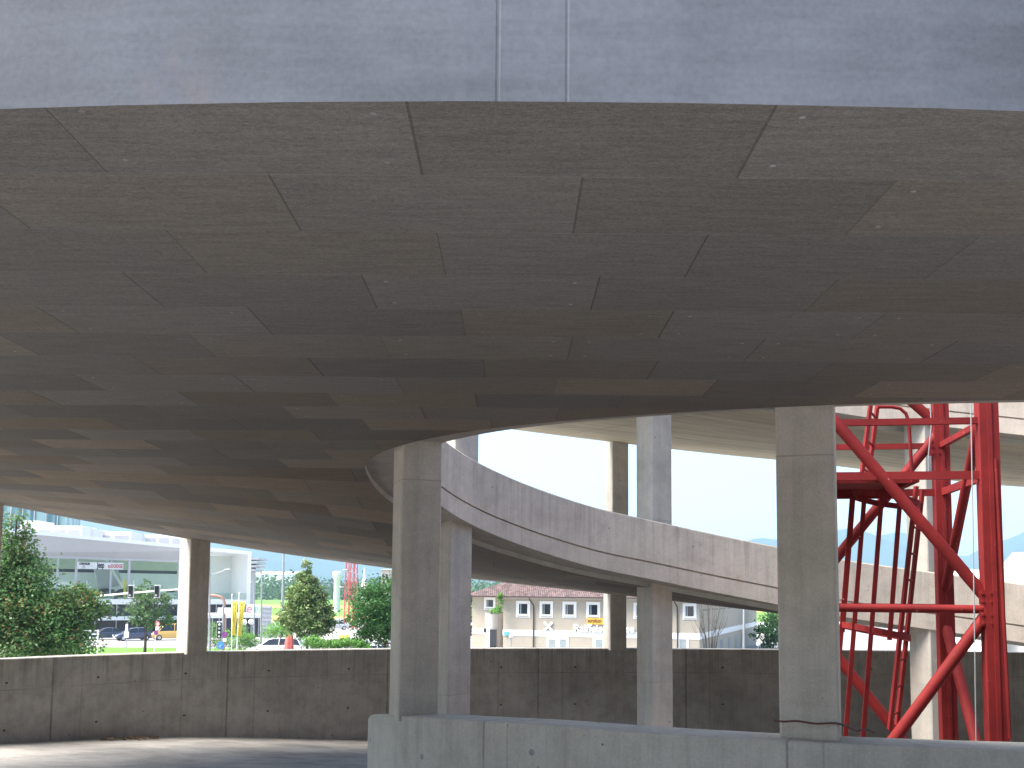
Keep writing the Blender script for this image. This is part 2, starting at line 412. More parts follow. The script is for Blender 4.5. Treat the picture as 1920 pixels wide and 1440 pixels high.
def ramp_level(dz, t0, t1, label, sof='soffit'):
    root = empty('spiral_ramp', (0, 0, 0), 0, label, 'parking ramp', 'stacked turns of the spiral parking ramp')
    ts = [t0 + (t1 - t0) * i / int((t1 - t0) / 1.5) for i in range(int((t1 - t0) / 1.5) + 1)]
    # soffit
    rows = []; K = 12
    for t in ts:
        a, b = E_step(t), E_out(t); z0, z1 = zi(t) - STEP + dz, zo(t) + dz
        rows.append([(a[0] + (b[0] - a[0]) * j / K, a[1] + (b[1] - a[1]) * j / K, z0 + (z1 - z0) * j / K) for j in range(K + 1)])
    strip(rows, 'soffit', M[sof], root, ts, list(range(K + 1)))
    ui = arc(E_in, ts, 250); uo = arc(E_out, ts, 250)
    # zero the outer seams at the two joints seen above the camera
    nr = [(E_out(t)[0], u_) for t, u_ in zip(ts, uo) if 200 < t < 330]
    if len(nr) > 4 and nr[-1][0] > 0 > nr[0][0]:
        u0 = float(np.interp(-.046, [a for a, b in nr], [b for a, b in nr])); uo = [q - u0 for q in uo]
    # drip step, band underside
    rows = [[(*E_step(t), zi(t) - STEP + dz), (*E_step(t), zi(t) + dz)] for t in ts]
    strip(rows, 'drip_edge', M['step'], root, ui, [0, STEP])
    rows = [[(*E_step(t), zi(t) + dz), (*E_in(t), zi(t) + dz)] for t in ts]
    strip(rows, 'edge_band', M['band'], root, ui, [0, .4])
    # slab edge, groove, parapet (eye side)
    rows = [[(*E_in(t), zi(t) + dz), (*E_in(t), zi(t) + dz + .2), (*toward(E_in(t), E_step(t), .03), zi(t) + dz + .2), (*toward(E_in(t), E_step(t), .03), zi(t) + dz + .23)] for t in ts]
    strip(rows, 'slab_edge', M['edge'], root, ui, [-.75, -.55, -.54, -.53], smooth=False)
    rows = []
    for t in ts:
        a, s_ = E_in(t), E_step(t); z = zi(t) + dz
        rows.append([(*a, z + .222), (*a, z + .735), (*toward(a, s_, .015), z + .75), (*toward(a, s_, .20), z + .75), (*toward(a, s_, .215), z + .735), (*toward(a, s_, .215), z + .222)])
    strip(rows, 'inner_parapet', M['edge'], root, ui, [-.53, -.015, 0, .2, .22, .7], smooth=False, close=True)
    # deck top
    rows = [[(*toward(E_in(t), E_out(t), .2), zi(t) + dz + .225), (*E_out(t), zo(t) + dz + .2)] for t in ts]
    strip(rows, 'deck', M['floor'], root, ui, [0, 4])
    # outer parapet with slab edge
    rows = []
    for t in ts:
        a, s_ = E_out(t), E_in(t); z = zo(t) + dz
        rows.append([(*a, z), (*a, z + .985), (*toward(a, s_, .015), z + 1.0), (*toward(a, s_, .2), z + 1.0), (*toward(a, s_, .215), z + .985), (*toward(a, s_, .215), z + .01)])
    strip(rows, 'outer_parapet', M['fascia'], root, uo, [0, .985, 1.0, 1.2, 1.22, 2.2], smooth=False, close=True)
    return root
SEP = 2.15 * H
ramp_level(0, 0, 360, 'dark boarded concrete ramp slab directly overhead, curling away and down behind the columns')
ramp_level(SEP, 0, 152, 'upper concrete ramp turn seen against the white sky above the far parapet', 'plank')

# level 1: floor, outer wall, inner parapet
Z1 = smooth_tab([(0, -3.2), (60, -2.75), (75, -2.6), (100, -2.2), (119, -1.97), (137, -1.79), (155, -1.66), (180, -1.48), (205, -1.32), (225, -1.26), (400, -1.25)])
ts = [20 + i * 2 for i in range(171)]
rows = []
for t in ts:
    a, b = e_pt(t, 5.55, 3.4), E_out(t)
    if t > 190: b = (b[0], b[1] - .3)
    rows.append([(a[0] + (b[0] - a[0]) * j / 6, a[1] + (b[1] - a[1]) * j / 6, Z1(t)) for j in range(7)])
o = strip(rows, 'ramp_floor', M['floor'], None, ts, list(range(7)))
tag(o, kind='structure')
ROADZ = -6.3
rows = []; ts = [8 + i * 1.5 for i in range(125)]
u1 = arc(E_out, ts, 150.5)
for t in ts:
    e = E_out(t); b = toward(e, E_in(t), .05); q = toward(e, E_in(t), -.20); zt = -.766 * H
    rows.append([(*b, ROADZ + .01), (*b, zt - .012), (*toward(b, q, .012), zt), (*toward(b, q, .238), zt), (*q, zt - .012), (*q, ROADZ + .01)])
o = strip(rows, 'perimeter_wall', M['wall'], None, [-u for u in u1], [-8, -.012, 0, .24, .25, 8], smooth=False, close=True)
tag(o, 'long curved concrete wall behind the columns, running round the outside of the ramp', 'wall')
# near inner parapet
ZP = smooth_tab([(0, -3), (100, -2.2), (150, -1.4), (176, -1.04), (184, -.98), (190, -.89), (205, -.82), (222, -.772), (400, -.772)])
rows = []; ts = [60 + i * 2 for i in range(150)]
u1 = arc(lambda t: e_pt(t, 5.86, 3.6), ts, 215)
for t in ts:
    o_, i_ = e_pt(t, 5.86, 3.6), e_pt(t, 5.46, 3.2); z = ZP(t)
    rows.append([(*o_, z - 1.6), (*o_, z - .012), (*toward(o_, i_, .012), z), (*toward(i_, o_, .012), z), (*i_, z - .012), (*i_, z - 1.6)])
o = strip(rows, 'inner_parapet_wall', M['parapet'], None, u1, [-1.6, -.012, 0, .4, .41, 2], smooth=False, close=True)
tag(o, 'low pale concrete parapet in the foreground, curving round the open well', 'parapet')
# forecourt deck behind and below the camera
mb = MB(); mb.prism([(-16, 2.7), (-16, -22), (22, -22), (22, 2.7)], -1.25 * H - .35, -1.25 * H - .004)
uvd = [(v[0], v[1]) for v in mb.v]
o = mb.build('forecourt', M['wall2'], uv=uvd); tag(o, kind='structure')
# unseen block added behind the forecourt to shade the near ramp
mb = MB(); mb.box((10, -22, 0), (46, 8, 14)); hb = mb.build('unseen_shade_block', M['wall2'], uv=[(v[0], v[2]) for v in mb.v])
tag(hb, 'unseen grey block added behind the camera to shade the near ramp', 'building')
# floor of the open well
mb = MB(); mb.prism([e_pt(t, 5.5, 3.35) for t in range(0, 360, 6)], -4.3, -4.0)
o = mb.build('well_floor', M['floor'], uv=[(v[0], v[1]) for v in mb.v]); tag(o, kind='structure')

# columns -------------------------------------------------------------
def column(px, yd, th, z0, z1, label, group, w_=.34, d_=.34, y_is=None):
    """px: centre pixel at horizon height, yd: depth of its axis"""
    c = P(px, 1110, yd); mb = MB(); bev = .012
    x0, y0 = w_ / 2, d_ / 2
    z1 += .11
    poly = [(-x0, -y0 + bev), (-x0 + bev, -y0), (x0 - bev, -y0), (x0, -y0 + bev), (x0, y0 - bev), (x0 - bev, y0), (-x0 + bev, y0), (-x0, y0 - bev)]
    n = 10; hgt = z1 - z0
    u = [0]; 
    for i in range(8): u.append(u[-1] + math.dist(poly[i], poly[(i + 1) % 8]))
    vs, uv, fs = [], [], []
    for j in range(n + 1):
        for i in range(9): vs.append((*poly[i % 8], z0 + hgt * j / n)); uv.append((u[i] + px * .01, z0 + hgt * j / n))
    for j in range(n):
        for i in range(8): fs.append((j * 9 + i, j * 9 + i + 1, (j + 1) * 9 + i + 1, (j + 1) * 9 + i))
    fs.append(tuple(range(8))[::-1]); fs.append(tuple(n * 9 + i for i in range(8)))
    mb.add(vs, fs)
    o = mb.build('concrete_column', M['column'], None, uv=uv, fix=False, loc=(c.x, c.y, 0))
    o.rotation_euler = (0, 0, R(th))
    return tag(o, label, 'column', group)
def outer_y(px):
    best = None
    for i in range(0, 1600):
        x, y = E_out(20 + i * .1)
        if y < 9: continue
        e = abs((x / y) - (P(px, 1110, 10).x / 10))
        if best is None or e < best[0]: best = (e, y)
    return best[1] + .07
G = 'square columns carrying the ramp turns'
def zpar(t): return ZP(t) - .03
column(1516, 5.5 * H + .17, -21, zpar(250), 1.05 * H - .005, 'broad dark column closest to the camera, just left of the red tower', G, .385, .30)
column(779, 8.83, 20, ZP(200) - .03, 1.0 * H, 'pale column at the left end of the foreground parapet, where the slab edge turns', G, .35, .34)
column(849, 9.15 * H + .17, 38, -2.6, .62 * H, 'slim column close behind and right of the pale column at the parapet end', G, .31, .31)
column(856, 9.15 * H + .17, 38, .62 * H + .2, .62 * H + SEP, 'stub of upper column rising behind the far parapet where it leaves the ceiling', G, .34, .34)
column(1227, 10.6 * H + .22, 31, -3.4, .155 * H, 'pale two-toned column under the far parapet, between the cream building and the camera', G, .34, .34)
column(1227, 10.6 * H + .22, 31, .155 * H + .2, .155 * H + SEP, 'lit upper column standing on the far parapet against white sky', G, .34, .34)
column(1738, 10.6 * H + .22, 28, -4.0, -.30 * H, 'lower column half hidden behind the rear leg of the red tower', G, .34, .34)
column(1738, 10.6 * H + .22, 28, -.30 * H + .2, -.30 * H + SEP, 'upper column half hidden by the rear leg of the red tower', G, .34, .34)
column(363, outer_y(363), 47, -.79 * H, .63 * H, 'column on the perimeter wall at left, one face bright, the other brown', G, .34, .34)
column(-37, outer_y(-37), 55, -.79 * H, .93 * H, 'sliver of a column cut by the left border of the photo, beside the leafy tree', G, .34, .34)
column(1153, outer_y(1153), 18, -.79 * H, .05 * H, 'dark column on the perimeter wall in front of the cream building', G, .31, .31)
column(1157, outer_y(1157), 18, .0, .03 * H + SEP, 'dark upper column beside the lit one, against the white sky', G, .31, .31)
# cable lying round the foot of the broad column
M['cable'] = plain('cable_rubber', (.10, .035, .03), .5)
c1, c2 = [], []
def onpar(px, py, z):
    d = ray(px, py); return d * (z / d.z)
zt = -.772 * H
pts = [P(1452, 1351, 6.85), P(1470, 1353, 6.80), P(1495, 1352, 6.78), P(1530, 1357, 6.79), P(1566, 1356, 6.80), P(1590, 1362, 6.9), P(1606, 1370, 7.0), P(1617, 1368, 7.02), P(1630, 1369, 7.05), P(1640, 1374, 7.08)]
sm = []
for i in range(len(pts) - 1):
    a, b = pts[i], pts[i + 1]; p0 = pts[max(i - 1, 0)]; p3 = pts[min(i + 2, len(pts) - 1)]
    for k in range(4):
        t = k / 4; sm.append(.5 * ((2 * a) + (b - p0) * t + (2 * p0 - 5 * a + 4 * b - p3) * t * t + (3 * a - p0 - 3 * b + p3) * t ** 3))
sm.append(pts[-1])
tag(MB().tube(sm, .007, 7).build('cable', M['cable'], smooth=True), 'thin dark red cable slung round the broad column and trailing on the parapet', 'cable')

# dry leaves swept against the foot of the perimeter wall
lv = []
for i in range(150):
    px = rng.uniform(205, 310); y0 = outer_y(px) - .2 - abs(rng.normal()) * .12; x0 = P(px, 1110, y0).x; t_ = math.degrees(math.atan2((y0 - 10.2) / 7.7, (x0 - CXE) / 12.35)); lv.append((x0, y0 - .06, Z1(t_) + .02 + rng.random() * .03))
mb = MB()
for (x, y, z) in lv:
    a = rng.uniform(0, 6.28); l = rng.uniform(.02, .045); u_ = Vector((math.cos(a), math.sin(a), rng.uniform(-.3, .5))) * l; v_ = Vector((-math.sin(a), math.cos(a), .2)) * l * .5; c0 = Vector((x, y, z)); mb.add([c0 - u_, c0 - v_, c0 + u_, c0 + v_], [(0, 1, 2, 3)])
tag(mb.build('leaf_litter', plain('dry_leaves', (.16, .10, .05), .9)), kind='stuff')

# ------------------------------------------------------------------ red lattice crane tower in the well
k = NT('red_crane_paint', .72, .22); ob = k.obj()
c = k.mix((.20, .015, .015), k.ramp(k.noise(ob, 2.2, 5, .7), [(.3, .62), (.7, 1.12)]), 1.0, 'MULTIPLY')
c = k.mix(c, (.10, .03, .025), k.ramp(k.noise(ob, 9, 5, .75, (1, 1, .35)), [(.62, 0.0), (.78, .7)]))
c = k.mix(c, (.62, .30, .26), k.ramp(k.noise(ob, 23, 2, .6), [(.73, 0.0), (.78, .6)])); k.col(c)
k.bump(k.noise(ob, 30, 3), .12, .004); M['red'] = k.m
M['steel'] = plain('galvanised_steel', (.33, .34, .35), .5, .5, .4)
class Fr:
    def __init__(s, A, B):
        s.A = Vector((A[0], A[1], 0)); v = Vector((B[0] - A[0], B[1] - A[1], 0)); s.L = v.length; s.x = v / s.L
        s.n = Vector((-s.x.y, s.x.x, 0)); s.M = Matrix((s.x, s.n, Vector((0, 0, 1)))).transposed()
    def pt(s, a, d, z): return s.A + s.x * a + s.n * d + Vector((0, 0, z))
    def hit(s, px, py, d=0.0):
        r = ray(px, py); t = (s.A + s.n * d).dot(s.n) / r.dot(s.n); p = r * t
        return ((p - s.A).dot(s.x), p.z)
    def at(s, px, py, d=0.0):
        a, z = s.hit(px, py, d); return s.pt(a, d, z)
    def box(s, mb, s0, s1, d0, d1, z0, z1, mi=0):
        mb.box(s.pt((s0 + s1) / 2, (d0 + d1) / 2, (z0 + z1) / 2), (abs(s1 - s0), abs(d1 - d0), abs(z1 - z0)), M=s.M, mi=mi)
    def pbox(s, mb, x0, y0, x1, y1, d0, d1, mi=0):
        a0, z1 = s.hit(x0, y0, min(d0, d1)); a1, z0 = s.hit(x1, y1, min(d0, d1)); s.box(mb, a0, a1, d0, d1, z0, z1, mi)
NR = P(1860, 1110, 8.6); TW = 1.52; rot = R(9)
sx_, sy_ = Vector((math.cos(rot), -math.sin(rot), 0)), Vector((math.sin(rot), math.cos(rot), 0))
NR.z = 0; NL = NR - sx_ * TW; FRp = NR + sy_ * TW; FL = NL + sy_ * TW
near, far_, rightf, leftf = Fr(NL, NR), Fr(FL, FRp), Fr(NR, FRp), Fr(NL, FL)
tower = empty('crane_tower', (NL.x, NL.y, -4.0), 0, 'red steel lattice crane tower standing in the open well at right', 'crane tower')
tower_inv = Vector((-NL.x, -NL.y, 4.0))
def tb(mb, name, mat=None, smooth=False, parent=None):
    o = mb.build(name, mat or M['red'], None, smooth=smooth)
    o.parent = tower if parent is None else parent
    if parent is None: o.location = tower_inv
    return o
Mz = near.M
for p, nm in ((NR, 1), (FRp, 1), (NL, 1), (FL, 1)):
    mb = MB(); s_ = .155 if p is NR else .145
    mb.box((p.x, p.y, 1.6), (s_, s_, 11.2), M=Mz)
    # flange plates and bolts where mast sections join
    for zf in (2.55, -2.2): mb.box((p.x, p.y, zf), (s_ + .05, s_ + .05, .05), M=Mz)
    c_ = p - sx_ * 0 - sy_ * (s_ / 2 + .006)
    mb.bar((c_.x, c_.y, -3.9), (c_.x, c_.y, 2.4), .035, .012, up=tuple(sy_))
    tb(mb, 'leg')
def dtube(fr, a, b, r, name='diagonal_brace', d=0.0):
    A, B = fr.at(*a, d), fr.at(*b, d)
    tb(MB().tube([A, B], r, 14), name, smooth=True)
def legseg(fr, pxs, side):   # extend a line on a face to its leg at s=0 or L
    (x0, y0), (x1, y1) = pxs
    a0, z0 = fr.hit(x0, y0); a1, z1 = fr.hit(x1, y1); g = (z1 - z0) / (a1 - a0)
    return g, a0, z0
def face_line(fr, pxa, pxb, r, clip=(0, 1)):
    g, a0, z0 = legseg(fr, (pxa, pxb), 0)
    s0, s1 = fr.L * clip[0], fr.L * clip[1]
    A, B = fr.pt(s0, 0, z0 + g * (s0 - a0)), fr.pt(s1, 0, z0 + g * (s1 - a0))
    tb(MB().tube([A, B], r, 14), 'diagonal_brace', smooth=True)
face_line(near, (1578, 805), (1838, 1108), .052)
face_line(near, (1838, 1168), (1692, 1365), .052)
face_line(near, (1705, 1500), (1590, 1260), .05, (0, .62)) if False else None
face_line(far_, (1735, 842), (1583, 1028), .052)
face_line(far_, (1583, 1248), (1675, 1365), .052, (0, 1))
face_line(rightf, (1822, 860), (1777, 1085), .045, (.02, .98))
face_line(rightf, (1773, 1170), (1822, 1360), .05, (.02, 1))
face_line(rightf, (1748, 796), (1712, 757), .05, (.5, 1)) if False else None
A, B = FRp + Vector((0, 0, far_.hit(1748, 800)[1])), far_.at(1700, 745)
tb(MB().tube([A, B + (B - A) * 1.2], .05, 14), 'diagonal_brace', smooth=True)
zh = near.hit(1700, 1141)[1]
tb(MB().tube([near.pt(0, 0, zh), near.pt(near.L, 0, zh)], .036, 14), 'horizontal_brace', smooth=True)
tb(MB().tube([far_.pt(0, 0, zh), far_.pt(far_.L, 0, zh)], .03, 14), 'horizontal_brace', smooth=True)
zt2 = near.hit(1700, 791)[1]
for fr in (near, far_, rightf, leftf):
    tb(MB().bar(fr.pt(0, 0, zt2), fr.pt(fr.L, 0, zt2), .05, .055), 'horizontal_brace')
# gusset plates with bolts where braces meet the legs
for fr, s0, pys in ((near, near.L - .03, (1120, 1160)), (far_, far_.L - .03, (845,))):
    for py in pys:
        z_ = fr.hit(1846 if fr is near else 1760, py)[1]; g = MB(); fr.box(g, s0 - .095, s0 + .03, -.072, -.064, z_ - .06, z_ + .06)
        for dx in (-.07, .0):
            for dz_ in (-.035, .035): c0 = fr.pt(s0 + dx, -.073, z_ + dz_); g.tube([c0, c0 - fr.n * .014], .013, 6)
        tb(g, 'gusset_plate')
# platform of checker plate on angle frames
zp = near.hit(1700, 892)[1]
for fr in (near, far_, rightf, leftf):
    tb(MB().bar(fr.pt(0, 0, zp), fr.pt(fr.L, 0, zp), .04, .07), 'platform_frame')
mb = MB(); i0, i1 = near.hit(1500, 900)[0], .62 * TW
near.box(mb, .06, i1, .10, TW - .10, zp + .012, zp + .024)
near.box(mb, .06, i1, .10, .16, zp - .05, zp + .01); near.box(mb, .06, i1, TW - .17, TW - .1, zp - .07, zp + .01)
near.box(mb, i1 - .03, i1 + .03, .05, TW - .05, zp - .05, zp + .01)
tb(mb, 'platform')
# ladders and safety cage
YL = 9.55
def lad(pa, pb, Y0, off, n_r, nm='ladder'):
    a0, b0 = P(*pa, Y0), P(*pb, Y0); o2 = Vector((off, .34, 0))
    g = MB()
    g.bar(a0, b0, .03, .055, up=(0, 1, 0)); a1, b1 = a0 + o2, b0 + o2; g.bar(a1, b1, .03, .055, up=(0, 1, 0))
    root = tb(g, nm)
    for i in range(n_r):
        t = (i + .5) / n_r; r_ = MB().tube([a0.lerp(b0, t), a1.lerp(b1, t)], .012, 8)
        o = r_.build('rung', M['red'], root, smooth=True)
    return a0, b0, a1, b1
lad((1718, 912), (1668, 1368), 9.35, .195, 9)
lad((1634, 745), (1614, 905), 9.45, .18, 3)
def hoop(cx, cy, Y, zoff=0.0, tilt=.0):
    c_ = P(cx, cy, Y); g = MB(); N = 26; pts = []
    for i in range(N + 1):
        th = 2 * math.pi * i / N; pts.append(c_ + Vector((.31 * math.cos(th), .30 * math.sin(th), -.06 * math.cos(th))))
    for a, b in zip(pts, pts[1:]): g.bar(a, b, .008, .055)
    return g, c_
cage = None
g, ca = hoop(1660, 937, YL); tb(g, 'cage_hoop')
g, cb = hoop(1641, 1184, YL); tb(g, 'cage_hoop')
for th in (180, 215, 245, 275, 140):
    v = Vector((.31 * math.cos(R(th)), .30 * math.sin(R(th)), -.06 * math.cos(R(th))))
    d_ = (cb - ca); e_ = ca + v + d_ * (2.3 if th in (180, 215, 245) else 1.05)
    tb(MB().bar(ca + v, e_, .042, .010, up=(0, 1, 0)), 'cage_bar')
tb(MB().tube([P(1866, 860, 8.52), P(1893, 1385, 8.52)], .018, 8), 'tie_bar', smooth=True)
pts = [P(1645, 763, 9.7), P(1672, 763, 9.7), P(1688, 766, 9.7), P(1699, 776, 9.7), P(1704, 792, 9.7), P(1707, 840, 9.7), P(1710, 890, 9.7)]
tb(MB().tube(pts, .017, 10), 'handrail', smooth=True)
for nm, pp in (('hanging_wire', [(1744, 745), (1746, 800), (1741, 850), (1741, 890)]), ('hanging_wire', [(1820, 745), (1822, 860), (1824, 960), (1826, 1100), (1828, 1230), (1830, 1390)])):
    pts = [P(x, y, 8.45 if pp[0][0] > 1800 else 9.3) for x, y in pp]
    o = MB().tube(pts, .005, 6).build('hanging_wire', M['steel'], smooth=True)
    tag(o, 'slack grey wire hanging ' + ('beside the nearer right leg of the red tower' if pp[0][0] > 1800 else 'on the rear leg of the red tower'), 'wire', 'loose wires on the tower')
# end of red additions; foot plates
tb(MB().box((NL + NR + FL + FRp) / 4 + Vector((0, 0, -3.95)), (TW + .5, TW + .5, .1), M=Mz), 'base_frame')

# ------------------------------------------------------------------ ground, roads, fields, mountains
GZ = -6.3
def ground_strip(name, x0, x1, y0, y1, dz, mat, n=1):
    mb = MB(); mb.add([(x0, y0, GZ + dz), (x1, y0, GZ + dz), (x1, y1, GZ + dz), (x0, y1, GZ + dz)], [(0, 1, 2, 3)])
    o = mb.build(name, mat); return tag(o, kind='structure')
M['asphalt'] = plain('pale_dry_asphalt', (.24, .24, .245), .9, .2, var=.2, scale=.6)
M['paving'] = plain('light_paving', (.33, .32, .30), .85, .2, var=.15, scale=.8)
M['lawn'] = plain('mown_lawn', (.11, .21, .04), .95, .1, var=.35, scale=1.2)
M['field'] = plain('green_field', (.12, .22, .045), .95, .1, var=.3, scale=.03)
M['crop'] = plain('ripe_crop_field', (.34, .26, .09), .95, .1, var=.25, scale=.05)
M['white'] = plain('white_render', (.76, .76, .76), .6, .3, var=.05)
mb = MB(); mb.add([(-9000, -3000, GZ), (9000, -3000, GZ), (9000, 12000, GZ), (-9000, 12000, GZ)], [(0, 1, 2, 3)])
tag(mb.build('ground', M['paving']), kind='structure')
ground_strip('road', -200, 200, 104, 132, .006, M['asphalt'])
ground_strip('lawn', -46, -24, 96, 110, .012, M['lawn'])
M['dark_asphalt'] = plain('dark_asphalt', (.09, .09, .09), .9, .2, var=.2, scale=.6)
ground_strip('parking_lane', -16, 60, 56, 89, .012, M['dark_asphalt'])
ground_strip('field', -2500, 2500, 235, 1400, .02, M['field'])
ground_strip('crop_field', -120, -20, 205, 250, .04, M['crop'])
ground_strip('crop_field_far', -900, 900, 360, 430, .06, M['crop'])

prof = [(-900, .11), (-300, .10), (0, .092), (150, .086), (300, .062), (395, .066), (470, .060), (560, .056), (730, .050), (900, .045), (1200, .034), (1330, .042), (1400, .050), (1460, .057), (1600, .064), (1700, .058), (1760, .048), (1820, .040), (1900, .060), (2000, .085), (2500, .1)]
M['mountain'] = plain('wooded_mountain', (.035, .065, .06), .95, .1, var=.4, scale=.002)
def mountains(name, Yr, k_, seed, span=(-900, 2500), depth=.35):
    rs = np.random.default_rng(seed); xs = np.linspace(span[0], span[1], 170); K = 26
    ph = rs.uniform(0, 6.28, 12); fr = rs.uniform(.004, .06, 12); am = .0022 / (1 + fr * 60)
    vs, fs = [], []
    for i, px in enumerate(xs):
        el = np.interp(px, [a for a, b in prof], [b for a, b in prof]) * k_ + float(np.sum(am * np.sin(fr * px + ph)))
        for j in range(K):
            q = j / (K - 1); Y = Yr * (1 - depth + depth * 1.6 * q); x = (px - 960) / 1900 * Y
            hh = max(0, math.sin(min(1, q / .625) * math.pi / 2) if q < .625 else math.cos((q - .625) / .375 * math.pi / 2))
            rid = 1 + .16 * math.sin(px * .02 + q * 9 + seed) * math.sin(q * 6.28) + .05 * math.sin(px * .05 + q * 21)
            vs.append((x, Y, GZ - 2 + el * Yr * (hh ** 1.25) * (rid if q < .6 else 1)))
    for i in range(len(xs) - 1):
        for j in range(K - 1): fs.append((i * K + j, (i + 1) * K + j, (i + 1) * K + j + 1, i * K + j + 1))
    mb = MB(); mb.add(vs, fs); o = mb.build(name, M['mountain'], smooth=True, fix=False); return tag(o, kind='structure')
mountains('mountains', 4200, 1.0, 3)
# ------------------------------------------------------------------ vegetation
def leafmat(name, c1, c2, c3=None, f3=0.0, clump=1.2, rough=.6):
    k = NT(name, rough, .25); g = k.n('ShaderNodeNewGeometry'); rnd = g.outputs['Random Per Island']
    pos = k.obj()
    c = k.mix(c1, c2, k.ramp(rnd, [(.1, 0.0), (.9, 1.0)]))
    cl = k.noise(pos, clump, 3, .6)
    c = k.mix(c, k.ramp(cl, [(.32, .55), (.65, 1.3)]), 1.0, 'MULTIPLY')
    if c3:
        w2 = k.n('ShaderNodeTexWhiteNoise'); w2.noise_dimensions = '1D'; k.l(rnd, w2.inputs['W'])
        cl2 = k.noise(pos, clump * 1.3, 3, .7)
        msk = k.math('MULTIPLY', k.ramp(cl2, [(.52, 0.12), (.64, 1.0)]), k.math('LESS_THAN', w2.outputs[0], f3))
        c = k.mix(c, c3, msk)
    k.col(c)
    tr = k.n('ShaderNodeBsdfTranslucent'); k.l(c, tr.inputs[0]); ms = k.n('ShaderNodeMixShader'); ms.inputs[0].default_value = .3
    k.l(k.b.outputs[0], ms.inputs[1]); k.l(tr.outputs[0], ms.inputs[2])
    k.l(ms.outputs[0], k.t.nodes['Material Output'].inputs[0]); return k.m
M['bark'] = plain('bark', (.10, .075, .055), .9, .1, var=.4, scale=6)
M['leaf_maple'] = leafmat('maple_leaves', (.055, .13, .035), (.11, .21, .07), (.34, .16, .07), .25, .9)
M['leaf_young'] = leafmat('young_tree_leaves', (.07, .13, .045), (.12, .20, .07), None, 0, .8)
M['leaf_linden'] = leafmat('linden_leaves', (.07, .13, .035), (.14, .22, .06), (.55, .56, .30), .45, 1.5)
M['leaf_dark'] = leafmat('dark_round_leaves', (.025, .085, .02), (.06, .15, .035), None, 0, .7)
M['leaf_bush'] = leafmat('bright_bush_leaves', (.10, .24, .045), (.18, .36, .08), None, 0, 1.0)
M['leaf_wood'] = leafmat('distant_wood_leaves', (.05, .10, .035), (.08, .15, .05), None, 0, .02)

def leaf_mesh(name, pts, size, mat, parent, aspect=.6, upbias=0.0, origin=Vector((0, 0, 0)), nscale=1.0):
    n = len(pts)
    d = rng.normal(size=(n, 3)); d[:, 2] = d[:, 2] * .7 + upbias; d /= np.linalg.norm(d, axis=1)[:, None]
    e = rng.normal(size=(n, 3)); e -= d * np.sum(e * d, axis=1)[:, None]; e /= np.linalg.norm(e, axis=1)[:, None]
    sz = size * rng.uniform(.6, 1.35, (n, 1))
    a = pts - d * sz * .5; b = pts + d * sz * .5; c = pts + e * sz * aspect * .5 + d * sz * -.05; f = pts - e * sz * aspect * .5
    v = np.stack([a, c, b, f], 1).reshape(-1, 3) - np.array(origin)
    me = bpy.data.meshes.new(name); me.vertices.add(n * 4); me.vertices.foreach_set('co', v.astype(np.float32).ravel())
    me.loops.add(n * 4); me.loops.foreach_set('vertex_index', np.arange(n * 4, dtype=np.int32))
    me.polygons.add(n); me.polygons.foreach_set('loop_start', np.arange(0, n * 4, 4, dtype=np.int32))
    me.update(calc_edges=True); me.materials.append(mat)
    o = bpy.data.objects.new(name, me); COL.objects.link(o)
    if parent is not None: o.parent = parent
    return o

def tree(name, lobes, Y, n, leaf, mat, label, cat='tree', trunk=None, group=None, clump=.16, density_shell=.75, thick=1.0, upbias=0.0, aspect=.6, trunk_r=.11):
    """lobes: (px, py, rx, ry) in photo pixels at depth Y"""
    mpp = Y / 1900.0; L = []
    for (px, py, rx, ry) in lobes:
        c = P(px, py, Y); L.append((np.array(c), rx * mpp, ry * mpp))
    vol = np.array([l[1] ** 2 * l[2] for l in L]) ** .8; vol /= vol.sum()
    base = P(trunk[0] if trunk else lobes[0][0], 1110, Y); base.z = GZ
    root = empty(name, tuple(base), 0, label, cat, group)
    P_ = []; cents = []
    ncl = max(24, n // 26)
    for i in range(ncl):
        j = rng.choice(len(L), p=vol); c, rx, rz = L[j]
        u = rng.normal(size=3); u /= np.linalg.norm(u); r = (density_shell + (1 - density_shell) * rng.random()) if rng.random() < .8 else rng.random() ** .5
        r *= rng.uniform(.82, 1.1)
        ctr = c + u * r * np.array([rx, rx * thick, rz]) + (rng.normal(size=3) * .15 * L[j][1] * (L[j][1] > 0)) * .5
        cents.append(ctr); cr = clump * (rx + rz) * .5 * rng.uniform(.6, 1.4)
        P_.append(ctr + rng.normal(size=(26, 3)) * cr * np.array([1, 1, .7]))
    pts = np.concatenate(P_)
    leaf_mesh('crown', pts, leaf, mat, root, aspect=aspect, origin=base, upbias=upbias)
    mb = MB(); top = max(l[0][2] + l[2] * .6 for l in L); cz = min(l[0][2] for l in L)
    tx, ty = float(base.x), float(base.y)
    tops = (tx + (L[0][0][0] - tx) * .5, ty, top)
    mb.tube([(0, 0, 0), (.03, 0, (cz - GZ) * .6), ((tops[0] - tx) * .5, .02, (cz - GZ)), (tops[0] - tx, 0, top - GZ)], trunk_r, 8, trunk_r * .2)
    for i in range(min(26, ncl)):
        q = cents[rng.integers(len(cents))]; s0 = np.array([tx, ty, max(GZ + 1.2, min(q[2] - .5 * L[0][1], top))])
        mid = (q + s0) / 2 + np.array([0, 0, .12])
        mb.tube([tuple(s0 - np.array(base)), tuple(mid - np.array(base)), tuple(q - np.array(base))], trunk_r * .35, 5, trunk_r * .08)
    mb.build('trunk', M['bark'], root, smooth=True)
    return root
